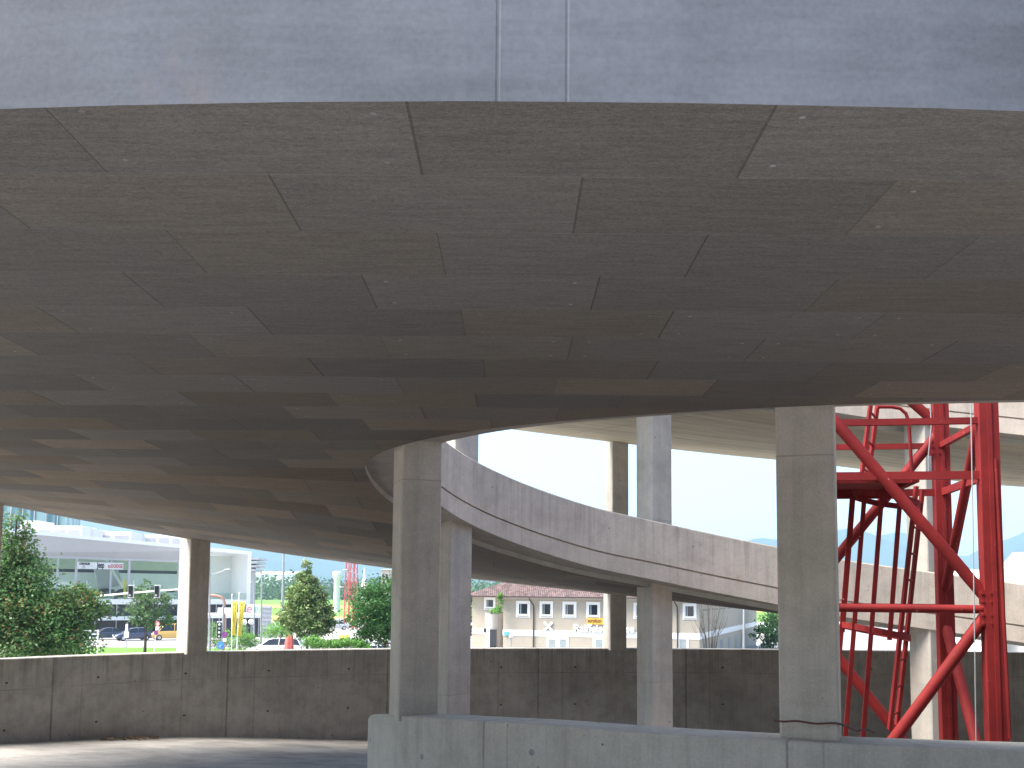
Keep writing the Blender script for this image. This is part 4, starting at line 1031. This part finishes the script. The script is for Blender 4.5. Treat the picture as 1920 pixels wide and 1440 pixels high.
def car(name, pos, heading, paint, kind, label, cat='car', group=None, sc_=1.0, sign=False):
    root = empty(name, pos, heading, label, cat, group); lower, top = PROF[kind]
    mb = MB(); W = .86; rows = []
    for (x, z0, z1) in lower:
        tw = .93 if abs(x) > 2.0 else 1.0; zb = z1
        rows.append([(x, -W * tw * .92, z0), (x, -W * tw, z0 + (zb - z0) * .35), (x, -W * tw, z0 + (zb - z0) * .75), (x, -W * tw * .93, zb), (x, 0, zb + .03), (x, W * tw * .93, zb), (x, W * tw, z0 + (zb - z0) * .75), (x, W * tw, z0 + (zb - z0) * .35), (x, W * tw * .92, z0)])
    n = 9
    vs = [p for r in rows for p in r]; fs = [(i * n + j, i * n + (j + 1) % n, (i + 1) * n + (j + 1) % n, (i + 1) * n + j) for i in range(len(rows) - 1) for j in range(n)]
    fs += [tuple(range(n)), tuple((len(rows) - 1) * n + j for j in range(n))[::-1]]
    mb.add(vs, fs)
    zbelt = lambda x: float(np.interp(x, [q[0] for q in lower], [q[2] for q in lower]))
    # roof skin and pillars as body, glass inside
    rs_ = [(x, zbelt(x) + h, W * .92 - h * .30) for x, h in top]
    m_ = len(rs_)
    for i in range(1, m_ - 2):
        (x0, z0, w0), (x1, z1, w1) = rs_[i], rs_[i + 1]
        mb.hexa([(x0, -w0, z0 - .03), (x1, -w1, z1 - .03), (x1, w1, z1 - .03), (x0, w0, z0 - .03), (x0, -w0 + .03, z0 + .02), (x1, -w1 + .03, z1 + .02), (x1, w1 - .03, z1 + .02), (x0, w0 - .03, z0 + .02)])
    for s_ in (-1, 1):
        for (i, j) in ((0, 1), (m_ - 1, m_ - 2)):
            a = Vector((rs_[i][0], s_ * rs_[i][2] * .98, rs_[i][1])); b = Vector((rs_[j][0], s_ * rs_[j][2] * .99, rs_[j][1])); mb.bar(a, b, .06, .07)
        xm = -.35; zm = zbelt(xm); ht = float(np.interp(xm, [q[0] for q in top], [q[1] for q in top])); mb.bar((xm, s_ * W * .925, zm), (xm - .05, s_ * (W * .925 - ht * .3), zm + ht - .02), .06, .07)
    body = mb.build('body', paint, root, smooth=True, bevel=.025)
    g = MB(); vs = []; 
    for (x, z, w2) in rs_: vs += [(x, -w2 * .97, z - .015), (x, w2 * .97, z - .015), (x, W * .9, zbelt(x) - .02), (x, -W * .9, zbelt(x) - .02)]
    fs = [(i * 4 + j, i * 4 + (j + 1) % 4, (i + 1) * 4 + (j + 1) % 4, (i + 1) * 4 + j) for i in range(m_ - 1) for j in range(4)]
    g.add(vs, fs); g.build('windows', M['glass'], root, smooth=False)
    for (x, s_) in ((1.4, 1), (1.4, -1), (-1.35, 1), (-1.35, -1)):
        t_ = MB().tube([(x, s_ * .68, .32), (x, s_ * .90, .32)], .32, 18).build('wheel', M['tyre'], root, smooth=True)
        MB().tube([(x, s_ * .89, .32), (x, s_ * .915, .32)], .21, 14).build('rim', M['rim'], t_, smooth=True)
    for s_ in (-1, 1):
        MB().box((2.16, s_ * .62, .62 if kind != 'van' else .72), (.16, .36, .15)).build('headlight', M['lamp'], root, bevel=.03)
        MB().box((-2.17, s_ * .70, .78), (.10, .20, .2)).build('tail_light', M['tail'], root, bevel=.02)
    MB().box((2.27, 0, .45), (.03, .5, .11)).build('number_plate', M['letters'], root)
    MB().box((2.2, 0, .62), (.12, .7, .10)).build('grille', M['black'], root)
    root.scale = (sc_,) * 3
    return root
def gp(px, py):
    d = ray(px, py); p = d * (GZ / d.z); return p
def carat(name, px, py, hd, *a, **k):
    p = gp(px, py); return car(name, (p.x, p.y, GZ + .02), R(hd), *a, **k)
carat('parked_car', 249, 1201, 218, M['p_blue'], 'estate', 'blue-grey estate car facing left on the road beside the young tree', group='cars on the road')
carat('parked_car', 202, 1199, 212, M['p_navy'], 'saloon', 'dark saloon car just left of the blue-grey estate', group='cars on the road')
carat('parked_car', 318, 1200, 212, M['p_yellow'], 'van', 'yellow compact van partly hidden by the bright column', group='cars on the road', sc_=1.05)
carat('parked_van', 490, 1187, 20, M['p_white'], 'van', 'white van behind the globe lamps right of the yellow flags', 'van', sc_=1.1)
p = P(520, 1110, 97); car('parked_car', (p.x, p.y, GZ + .02), R(184), M['p_white'], 'estate', 'white car whose roof shows just above the wall right of the flags', sc_=1.15)
p = P(703, 1110, 92); car('parked_car', (p.x, p.y, GZ + .02), R(182), M['p_silver'], 'saloon', 'silver car roof peeping over the wall below the dark round tree')
carat('parked_car', 640, 1177, 25, M['p_white'], 'saloon', 'white car on the lot beside the foot of the red masts', group='cars on the far lot')
carat('parked_car', 628, 1181, 200, M['p_silver'], 'saloon', 'silver car on the lot left of the foot of the red masts', group='cars on the far lot')
zf = zsl + .26 - 0.0
for px, hd, pt, lb in ((150, 20, 'p_navy', 'dark car displayed in the showroom under the sign'), (163, 200, 'p_black', 'black car in the showroom beside the white totem'), (196, 190, 'p_black', 'dark car in the showroom at the foot of the slanting strut'), (238, 20, 'p_navy', 'dark car in the showroom beside the red and white totem'), (50, 190, 'p_navy', 'dark car in the showroom seen through the big tree'), (324, 200, 'p_silver', 'car in the showroom next to the bright column')):
    a, _ = sf.hit(px, 1100, 4.5); q = sf.pt(a, 4.5, zf); car('display_car', tuple(q), R(hd), M[pt], 'saloon', lb, group='cars on display in the showroom')
M['yellow'] = plain('yellow_panel', (.75, .65, .12), .6)
for px, w_, top, mats, lb in ((147, 5, 1090, ('signred', 'white'), 'red and white display totem in the showroom left of the sign'), (166, 5, 1088, ('signwhite', 'signwhite'), 'pale display totem in the showroom under the sign'), (235, 4, 1087, ('yellow', 'yellow'), 'yellow display totem in the showroom'), (255, 7, 1087, ('white', 'signred'), 'white and red display totem in the showroom behind the first signal head')):
    a, z1 = sf.hit(px, top, 3.2); w2 = w_ / 1900 * 150 / 2; root = empty('display_totem', tuple(sf.pt(a, 3.2, zf)), 0, lb, 'totem', 'display totems in the showroom'); li = -sf.pt(a, 3.2, zf); zm = (z1 + zf) / 2
    mb = MB(); sf.box(mb, a - w2, a + w2, 3.1, 3.3, zm, z1); mb.build('upper_panel', M[mats[0]], root, loc=li)
    mb = MB(); sf.box(mb, a - w2, a + w2, 3.1, 3.3, zf, zm); mb.build('lower_panel', M[mats[1]], root, loc=li)

# ------------------------------------------------------------------ street furniture
def grp(name, px, Y, label, cat, group=None):
    c = P(px, 1110, Y); root = empty(name, (c.x, c.y, GZ), 0, label, cat, group); root['_o'] = (c.x, c.y, GZ); return root
def on(root, mb, name, mat, parent=None, **kw):
    o = mb.build(name, mat, None, **kw); o.parent = parent or root
    if parent is None: o.location = -Vector(root['_o'])
    return o
def pole_px(root, x0, y0, x1, Y, r, r2=None, mat=None, name='pole', y1=None):
    a = P(x0, y0, Y); b = P(x1, y1, Y) if y1 else Vector((P(x1, 1212, Y).x, Y, GZ)); b.y = a.y
    return on(root, MB().tube([b, a], r, 10, r2), name, mat or M['steel'], smooth=True)
for (x0, y0, x1, Y, r, r2, arm, lb) in ((393, 1030, 394, 84, .10, .06, (427, 1068, 396, 1078), 'grey street lamp with a side arm, right against the bright column'),
        (532, 1030, 528, 110, .17, .11, None, 'thick tapered grey mast left of the cone-shaped tree'), (491, 1073, 489, 112, .12, .08, (500, 1076, 491, 1079), 'thin grey pole between the red and green signs and the thick mast'),
        (477, 1089, 476, 120, .10, .07, (470, 1092, 477, 1094), 'short grey pole standing between the red sign and the green sign'), (637.5, 1078, 635, 105, .06, .04, (641, 1101, 637, 1101), 'slim grey pole in front of the white water tower'),
        (1395, 1141, 1394, 90, .13, .10, None, 'grey pole in front of the receding side of the cream building'), (681, 1079, 683, 90, .06, .04, (648, 1069, 680, 1080), 'street lamp whose long dark arm crosses the red masts')):
    root = grp('street_lamp', x1, Y, lb, 'pole' if arm is None else 'street lamp', 'grey poles and street lamps'); pole_px(root, x0, y0, x1, Y, r, r2)
    if arm:
        on(root, MB().tube([P(arm[2], arm[3], Y), P(arm[0], arm[1], Y)], .035, 8), 'arm', M['steel'], smooth=True)
        c = P(arm[0], arm[1], Y); on(root, MB().sphere(c, .2, 1.6, .7, .35), 'lamp_head', M['steel'], smooth=True)
def signal(px, py, Y, label, faces_side=True):
    root = grp('traffic_signal', px, Y, label, 'traffic light', 'traffic light heads'); mb = MB(); c = P(px, py, Y)
    on(root, MB().box(c, (.34, .3, 1.0)), 'housing', M['black'], bevel=.03)
    on(root, MB().box(c + Vector((-.02, .17, 0)), (.52, .03, 1.12)), 'backplate', M['wframe'])
    for i in range(3):
        q = c + Vector((0, -.15, .32 - .32 * i))
        on(root, MB().tube([q, q + Vector((0, -.05, 0))], .10, 12), 'lens', M['tyre'] if i < 2 else M['rim'], smooth=True)
        on(root, MB().bar(q + Vector((-.13, -.1, .10)), q + Vector((.13, -.1, .10)), .22, .02), 'visor', M['black'])
    return root
signal(245, 1109, 88, 'first traffic light head hanging from the white mast arm'); signal(294, 1109, 88, 'second traffic light head on the mast arm, nearest the bright column')
root = grp('mast_arm', 118, 88.4, 'white mast arm carrying two traffic light heads across the road', 'mast arm')
on(root, MB().tube([P(118, 1110, 88.4) + Vector((0, 0, GZ - P(118, 1110, 88.4).z)), P(118, 1122, 88.4), P(180, 1118, 88.4), P(245, 1112, 88.4), P(295, 1108, 88.4), P(350, 1104, 88.4)], .09, 10, .06), 'arm', M['wframe'], smooth=True)
# sign posts
M['purple'] = plain('violet_faded_sign', (.22, .05, .22), .5); M['bluesign'] = plain('blue_sign', (.05, .22, .55), .4); M['peach'] = plain('pale_red_rimmed_sign', (.75, .5, .42), .5)
def disc(root, px, py, Y, r, mat, name='sign_face', rim=None):
    c = P(px, py, Y); d = on(root, MB().tube([c, c + Vector((0, .02, 0))], r, 20), name, mat, smooth=False)
    if rim is not None:
        pts = [c + Vector((r * math.cos(t), -.01, r * math.sin(t))) for t in np.linspace(0, 2 * math.pi, 21)]
        g = MB().tube(pts, .03, 6).build('rim', rim, None, smooth=True); g.parent = d
    return d
root = grp('sign_post', 289, 85, 'post with round sign, white plate and violet disc before the yellow van', 'road sign'); pole_px(root, 294, 1164, 288, 85, .035, mat=M['wframe'])
disc(root, 295.5, 1169.5, 84.9, .19, M['peach'], rim=M['signred']); on(root, MB().box(P(295, 1178, 84.9), (.28, .02, .30)), 'plate', M['letters']); disc(root, 292.5, 1186.5, 84.9, .19, M['purple'])
root = grp('sign_post', 236, 90, 'slim post with a white board in front of the blue-grey estate car', 'road sign'); pole_px(root, 238.5, 1167, 236, 90, .04, mat=M['steel'])
on(root, MB().box(P(237, 1190, 89.9), (.42, .03, .52)), 'plate', M['letters']); on(root, MB().box(P(237.5, 1177, 89.9), (.22, .03, .65)), 'side_plate', M['signwhite'])
root = grp('signal_post', 417, 86, 'post with a black signal head and violet and blue signs beside the yellow flags', 'signal post'); pole_px(root, 419, 1135, 417, 86, .09, mat=M['steel'])
c = P(411, 1182, 85.7); on(root, MB().box(c, (.34, .3, 1.35)), 'housing', M['black'], bevel=.03); on(root, MB().box(c + Vector((-.03, .17, 0)), (.46, .03, 1.5)), 'backplate', M['wframe'])
for i in range(4): q = c + Vector((.05, -.16, .5 - .33 * i)); on(root, MB().tube([q, q + Vector((0, -.04, 0))], .09, 10), 'lens', M['rim' if i % 2 else 'letters'], smooth=True)
disc(root, 421, 1190, 85.6, .24, M['purple']); on(root, MB().box(P(421, 1200, 85.6), (.30, .02, .26)), 'plate', M['letters'])
d = disc(root, 413.5, 1210, 85.5, .32, M['bluesign']); cc = P(413.5, 1210.5, 85.45)
g = MB(); g.bar(cc + Vector((-.12, 0, -.12)), cc + Vector((.12, 0, .10)), .01, .07, up=(0, 1, 0)); g.bar(cc + Vector((.02, 0, -.2)), cc + Vector((.02, 0, .02)), .01, .05, up=(0, 1, 0)); o = g.build('arrow', M['letters'], None); o.parent = d
# curved gantry arm in brown and grey with the arrow-shaped direction sign
M['bronze'] = plain('brown_gantry', (.34, .20, .14), .5, .4)
root = grp('gantry', 420, 88, 'curved brown gantry arm with a white arrow-shaped direction sign', 'gantry')
on(root, MB().tube([P(388, 1115.5, 88), P(404, 1117, 88), P(414, 1119, 88), P(419.5, 1124, 88), P(421, 1133, 88), Vector((P(419, 1212, 88).x, 88, GZ))], .12, 12), 'arm', M['bronze'], smooth=True)
c0, c1 = P(408, 1144.5, 87.6), P(432, 1144.5, 87.6); hz = .24
mb = MB(); pl = [(c0.x, -hz), (c1.x, -hz), (c1.x + .24, 0), (c1.x, hz), (c0.x, hz)]
vs = [(x, 87.6, c0.z + z) for x, z in pl] + [(x, 87.66, c0.z + z) for x, z in pl]
mb.add(vs, [(0, 1, 2, 3, 4), (9, 8, 7, 6, 5)] + [(i, (i + 1) % 5, 5 + (i + 1) % 5, 5 + i) for i in range(5)]); on(root, mb, 'direction_sign', M['letters'])
# flags
M['olive'] = plain('olive_print', (.32, .26, .06), .8)
M['flag'] = plain('yellow_flag_cloth', (.80, .70, .16), .8, .1, var=.1, scale=3)
for (x0, y0, x1, tx0, tx1, bx0, bx1, ty, by, lb) in ((435, 1117, 435.5, 434.5, 446.5, 435.5, 441, 1127, 1190, 'left one of two hanging yellow flags on white poles'), (448.5, 1114, 443.8, 448, 461, 446.5, 452, 1128, 1192, 'right one of two hanging yellow flags, its pole leaning slightly')):
    root = grp('flag_pole', x1, 80, lb, 'flag', 'yellow flags beside the signal post'); pole_px(root, x0, y0, x1, 80, .04, .03, M['wframe'])
    c = P(x0, y0 - 1.5, 80); on(root, MB().sphere(c, .07), 'finial', M['wframe'], smooth=True)
    vs, fs, ni, nj = [], [], 12, 16
    for j in range(nj + 1):
        q = j / nj; yy = ty + (by - ty) * q; xa, xb = tx0 + (bx0 - tx0) * q, tx1 + (bx1 - tx1) * q ** .8
        for i in range(ni + 1):
            p = P(xa + (xb - xa) * i / ni, yy + (1.5 * (i / ni) if j == nj else 0), 80); vs.append((p.x, 80 + .14 * math.sin(i * 1.6 + q * 3) * (.3 + q), p.z))
    for j in range(nj):
        for i in range(ni): a = j * (ni + 1) + i; fs.append((a, a + 1, a + ni + 2, a + ni + 1))
    mb = MB(); mb.add(vs, fs); f_ = on(root, mb, 'flag_cloth', M['flag'], smooth=True, fix=False)
    cxm = (tx0 + tx1) / 2 - 1; g = MB()
    for sg in (1, -1): g.bar(P(cxm - 2.6, 1134 - 3 * sg, 79.75), P(cxm + 2.6, 1134 + 3 * sg, 79.75 - .01 * sg), .012, .05, up=(0, 1, 0))
    o = g.build('emblem', M['darktext'], None); o.parent = f_
    p0 = P(cxm + 1, 1143, 79.75); p1 = P((bx0 + bx1) / 2, 1183, 79.75); dv = (p0 - p1).normalized(); side = Vector((0, 1, 0)).cross(dv)
    t = text_mesh('lettering', 'Raiffeisen', .30, M['olive'], None, Matrix.Translation(p1 + side * (.12)) @ Matrix((dv, -side if side.x > 0 else side, Vector((0, -1, 0)))).transposed().to_4x4(), extrude=.003, sx=.95); t.parent = f_
# small shop with red and green signs
M['signgreen'] = plain('green_sign_letters', (.03, .42, .30), .5, .3)
sa, sb2 = P(380, 1106, 134), P(492, 1107, 138); shf = Fr((sa.x, sa.y), (sb2.x, sb2.y))
shop = grp('shop_building', 380, 134, 'low flat-roofed shop with a white roof edge behind the yellow flags', 'building'); shop.location = (sa.x, sa.y, GZ); shop['_o'] = (sa.x, sa.y, GZ)
zr = shf.hit(470, 1152)[1]; mb = MB(); shf.box(mb, 0, shf.L, 0, 9, GZ, zr - .45); on(shop, mb, 'glazing', M['dark_in'])
mb = MB(); shf.box(mb, -.4, shf.L + .3, -.8, 9.3, zr - .45, zr); on(shop, mb, 'roof', M['white'])
for i in range(9): mb = MB(); a = shf.L * (i + .5) / 9; shf.box(mb, a, a + .12, -.1, -.003, GZ, zr - .45); on(shop, mb, 'mullion', M['grey_panel'])
for x0, x1, mt, ch, lb in ((463, 475, 'signred', 'C', 'white box sign with a red symbol on the shop roof'), (477.5, 486, 'signgreen', 'S', 'white box sign with a green symbol on the shop roof')):
    root = grp('box_sign', (x0 + x1) / 2, 133, lb, 'sign', 'box signs above the shop'); c = P((x0 + x1) / 2, 1142, 133); root.location = (c.x, c.y, P(470, 1151.5, 133).z); root['_o'] = tuple(root.location)
    on(root, MB().box(c, ((x1 - x0) / 1900 * 133, .3, 17.5 / 1900 * 133)), 'panel', M['letters']); zz = c + Vector((0, -.16, 0)); w_ = (x1 - x0) / 1900 * 133
    g = MB()
    for dz_ in (-.28, 0, .28): g.box(zz + Vector((-.04 * w_, 0, dz_ - .1)), (w_ * .5, .02, .12))
    g.box(zz + Vector((-.32 * w_, 0, -.1)), (w_ * .14, .02, .68)); g.box(zz + Vector((.22 * w_, -.004, .04)), (w_ * .12, .02, .4)); on(root, g, 'symbol', M[mt])
root = grp('grey_panel_box', 499, 133, 'tall grey louvred panel between the poles right of the shop', 'panel'); c0, c1 = P(491, 1136, 133), P(508, 1136, 133)
on(root, MB().box(((c0.x + c1.x) / 2, 133.3, (c0.z + GZ) / 2), (c1.x - c0.x, .5, c0.z - GZ)), 'panel', M['grey_panel'])
for i in range(7): on(root, MB().box(((c0.x + c1.x) / 2, 133.0, c0.z - .3 - i * .55), (c1.x - c0.x + .02, .12, .05)), 'louvre', M['steel'])
# white hall, water tower, masts, spire, cream block
def simple_building(name, x0, x1, ytop, Y, dep, mat, label, cat='building', ridge=0.0, base=GZ, wins=0):
    a, b = P(x0, ytop, Y), P(x1, ytop, Y); root = grp(name, x0, Y, label, cat); root.location = (a.x, Y, base); root['_o'] = (a.x, Y, base)
    mb = MB(); mb.box(((a.x + b.x) / 2, Y + dep / 2, (a.z + base) / 2), (b.x - a.x, dep, a.z - base)); on(root, mb, 'wall', mat)
    rr = MB(); rr.add([(a.x - .3, Y - .3, a.z), (b.x + .3, Y - .3, a.z), (b.x + .3, Y + dep + .3, a.z), (a.x - .3, Y + dep + .3, a.z), (a.x, Y + dep / 2, a.z + ridge + .2), (b.x, Y + dep / 2, a.z + ridge + .2)], [(0, 1, 5, 4), (1, 2, 5), (2, 3, 4, 5), (3, 0, 4), (3, 2, 1, 0)]); on(root, rr, 'roof', M['grey_panel'] if mat is not M['white'] else M['white'])
    for i in range(wins):
        xx = a.x + (b.x - a.x) * (i + .5) / wins; on(root, MB().box((xx, Y - .03, a.z - 1.6), ((b.x - a.x) / wins * .5, .08, 1.2)), 'window', M['glass'])
    return root
simple_building('white_hall', 476, 548, 1077, 860, 60, M['white'], 'long white hall roof in front of the blue mountain', ridge=3, wins=0)
simple_building('cream_block', 715, 729, 1068, 220, 10, M['pale'], 'small pale block above the dark round tree, beside the column', wins=2)
mb = MB(); root = grp('corrugated_canopy', 475, 170, 'stack of grey roof ledges at the right end of the showroom', 'roof')
for i in range(4): a, b = P(470, 1048 + i * 7, 165), P(487 - i * 2.2, 1048 + i * 7, 165); on(root, MB().box(((a.x + b.x) / 2 - 2, 167, a.z), (b.x - a.x + 4, 6, .35)), 'ledge', M['grey_panel'])
on(root, MB().box((P(466, 1100, 165).x - 1.5, 167.5, (P(466, 1052, 165).z + GZ) / 2), (3.0, 4, P(466, 1052, 165).z - GZ)), 'core', M['grey_panel'])
wt = grp('water_tower', 632, 300, 'white tower with a funnel-shaped head beyond the fields', 'water tower'); c = P(632.5, 1085, 300); top = P(632.5, 1071, 300)
prf = [(0.95, GZ), (0.95, c.z - .3), (1.15, c.z), (1.42, (c.z + top.z) / 2 + .1), (1.45, top.z - .45), (1.25, top.z - .1), (.5, top.z), (0.02, top.z)]
vs, fs = [], []; N = 20
for (r_, z_) in prf:
    for i in range(N): vs.append((c.x + r_ * math.cos(2 * math.pi * i / N), 300 + r_ * math.sin(2 * math.pi * i / N), z_))
for j in range(len(prf) - 1):
    for i in range(N): fs.append((j * N + i, j * N + (i + 1) % N, (j + 1) * N + (i + 1) % N, (j + 1) * N + i))
mb = MB(); mb.add(vs[:N * 3], [f for f in fs if max(f) < N * 3]); on(wt, mb, 'shaft', M['white'], smooth=True)
mb = MB(); mb.add(vs[N * 2:], [tuple(q - 2 * N for q in f) for f in fs if min(f) >= 2 * N]); on(wt, mb, 'tank', M['white'], smooth=True)
M['red2'] = plain('red_mast_paint', (.55, .10, .09), .5)
for px, yb, lb in ((650.5, 1178, 'left one of the three red lattice masts behind the dark round tree'), (659.5, 1178, 'middle one of the three red lattice masts'), (666.5, 1178, 'right one of the three red lattice masts')):
    root = grp('lattice_mast', px, 168, lb, 'mast', 'three red lattice masts'); c = P(px, 1110, 168); wd = .34
    for sx in (-1, 1):
        for sy in (-1, 1): on(root, MB().tube([(c.x + sx * wd * 1.2, 168 + sy * wd * 1.2, GZ), (c.x + sx * wd * .5, 168 + sy * wd * .5, 9)], .045, 6), 'leg', M['red2'])
    mb = MB(); z_ = GZ; i = 0
    while z_ < 8.4:
        t = (z_ - GZ) / 15.3; w0 = wd * (1.2 - .7 * t); w1 = wd * (1.2 - .7 * min(1, t + .05)); s_ = 1 if i % 2 else -1
        for sy in (-1, 1): mb.tube([(c.x - s_ * w0, 168 + sy * w0, z_), (c.x + s_ * w1, 168 + sy * w1, z_ + .8)], .03, 5)
        for sx in (-1, 1): mb.tube([(c.x + sx * w0, 168 - s_ * w0, z_), (c.x + sx * w1, 168 + s_ * w1, z_ + .8)], .03, 5)
        z_ += .8; i += 1
    on(root, mb, 'bracing', M['red2'])
sp = grp('church_spire', 683, 400, 'pale pointed spire above the dark round tree', 'spire'); a = P(683.5, 1064, 400); b = P(683.5, 1093, 400)
on(sp, MB().tube([(a.x, 400, b.z - 1), (a.x, 400, a.z)], 1.0, 8, .05), 'spire', M['white']); on(sp, MB().box((a.x, 400, (b.z + GZ) / 2 - .5), (2.3, 2.3, b.z - GZ)), 'shaft', M['white'])
# red cover, notice board, fence, right-hand objects
M['redcloth'] = plain('red_cover_cloth', (.55, .13, .11), .7, .2, var=.25, scale=4)
root = grp('red_cover', 541, 86, 'red cloth-covered upright object behind the wall below the bush', 'cover'); c = P(541, 1199, 86); vs, fs = [], []; N, K = 22, 10
for j in range(K + 1):
    q = j / K; r_ = .40 * (1 - .42 * q ** 3) if q < 1 else .02
    for i in range(N): th = 2 * math.pi * i / N; rr = r_ * (1 + .09 * math.sin(6 * th)); vs.append((c.x + rr * math.cos(th) + .1 * q, 86 + rr * .8 * math.sin(th), GZ + (c.z + .5 - GZ) * min(1, q * 1.02)))
for j in range(K):
    for i in range(N): fs.append((j * N + i, j * N + (i + 1) % N, (j + 1) * N + (i + 1) % N, (j + 1) * N + i))
mb = MB(); mb.add(vs, fs); on(root, mb, 'cloth', M['redcloth'], smooth=True)
root = grp('notice_board', 646, 92, 'white and yellow notice board on two posts by the bushes', 'sign board')
for px in (635.5, 656.5): pole_px(root, px, 1180, px, 92, .04, mat=M['steel'], name='post')
a, b = P(636, 1181, 91.9), P(656, 1190, 91.9); on(root, MB().box(((a.x + b.x) / 2, 91.9, (a.z + b.z) / 2), (b.x - a.x, .05, a.z - b.z)), 'white_panel', M['letters'])
a, b = P(636, 1191, 91.9), P(656, 1200, 91.9); on(root, MB().box(((a.x + b.x) / 2, 91.9, (a.z + b.z) / 2), (b.x - a.x, .05, a.z - b.z)), 'yellow_panel', M['yellow'])
root = grp('white_fence', 156, 98, 'white rail fence at the right edge of the big tree', 'fence')
for px in (156, 170, 184): a = P(px, 1181, 98); on(root, MB().box((a.x, 98, (a.z + GZ) / 2), (.1, .1, a.z - GZ)), 'post', M['wframe'])
for py in (1182.5, 1189, 1196): on(root, MB().bar(P(154, py, 97.93), P(186, py, 97.93), .04, .09), 'rail', M['wframe'])
root = simple_building('white_pavilion', 1560, 1905, 1170, 62, 9, M['white'], 'low white pavilion glimpsed under the ramp behind the red tower', wins=0)
for px in (1600, 1660, 1720, 1790): a = P(px, 1190, 61.97); on(root, MB().box((a.x, 61.97, GZ + 2.2), (1.1, .06, 1.5)), 'window', M['signwhite'])
M['shingle'] = concrete('weathered_shingles', (.27, .25, .24), blotch=.2, pores=0)
hs = grp('gabled_house', 1880, 66, 'grey gabled house roof at the right edge beyond the ramp', 'house'); a, b = P(1892, 1035, 66), P(1878, 1066, 66)
x0 = P(1881, 1066, 66).x; xr = P(1893, 1035, 66).x; ze_ = b.z - 1.2; zr_ = a.z
mb = MB(); mb.add([(x0, 63.0, ze_), (xr + .2, 66, zr_), (x0, 69, ze_), (x0 + 12, 63.0, ze_), (xr + 12, 66, zr_), (x0 + 12, 69, ze_)], [(0, 1, 4, 3), (1, 2, 5, 4), (2, 0, 3, 5), (0, 2, 1), (3, 4, 5)]); mb.v = [tuple(v) for v in mb.v]
on(hs, mb, 'roof', M['shingle'])
mb = MB(); mb.box((x0 + 6.6, 66, (ze_ + GZ) / 2), (11.5, 5.2, ze_ - GZ - .02)); on(hs, mb, 'wall', M['pale'])
for i, (x0_, x1_, yt, Y, lb) in enumerate(((1795, 1850, 1070, 58, 'left low arched white tent roof behind the ramp parapet'), (1838, 1925, 1066, 55, 'right arched white tent roof below the gabled house'))):
    a, b = P(x0_, 1088, Y), P(x1_, 1088, Y); hz_ = P(x0_, yt, Y).z - a.z; root = grp('tent', (x0_ + x1_) / 2, Y, lb, 'tent', 'arched white tents')
    N = 14; vs = []
    for yy in (Y, Y + 8):
        for q in range(N + 1): th = math.pi * q / N; vs.append(((a.x + b.x) / 2 - (b.x - a.x) / 2 * math.cos(th), yy, a.z - .3 + (hz_ + .3) * math.sin(th)))
    fs = [(q, q + 1, N + 2 + q, N + 1 + q) for q in range(N)] + [tuple(range(N + 1)), tuple(range(N + 1, 2 * N + 2))[::-1]]
    mb = MB(); mb.add(vs, fs); on(root, mb, 'cover', M['wframe'], smooth=True)
    g = MB().tube([Vector(v) + Vector((0, -.05, .03)) for v in vs[:N + 1]], .06, 6); on(root, g, 'arch', M['letters'], smooth=True)
    for px_ in (a.x, b.x): on(root, MB().box((px_, Y + 4, (a.z + GZ) / 2 - .2), (.15, 8, a.z - GZ - .2)), 'side_wall', M['wframe'])

# ------------------------------------------------------------------ things without an own kind
for o in bpy.data.objects:
    if '_o' in o: del o['_o']
    if o.parent is None and o.get('category') and not o.get('kind'): o['kind'] = 'thing'
hz = MB().box((0, 3450, 396), (17500, 7700, 808)).build('haze', None or M['glass'])
hm = bpy.data.materials.new('haze_air'); hm.use_nodes = True; t = hm.node_tree; t.nodes.clear()
ou = t.nodes.new('ShaderNodeOutputMaterial'); pv = t.nodes.new('ShaderNodeVolumePrincipled'); pv.inputs['Color'].default_value = (.50, .77, 1.0, 1); pv.inputs['Density'].default_value = .00019; pv.inputs['Anisotropy'].default_value = .2
t.links.new(pv.outputs[0], ou.inputs['Volume']); hz.data.materials.clear(); hz.data.materials.append(hm); hz['kind'] = 'stuff'
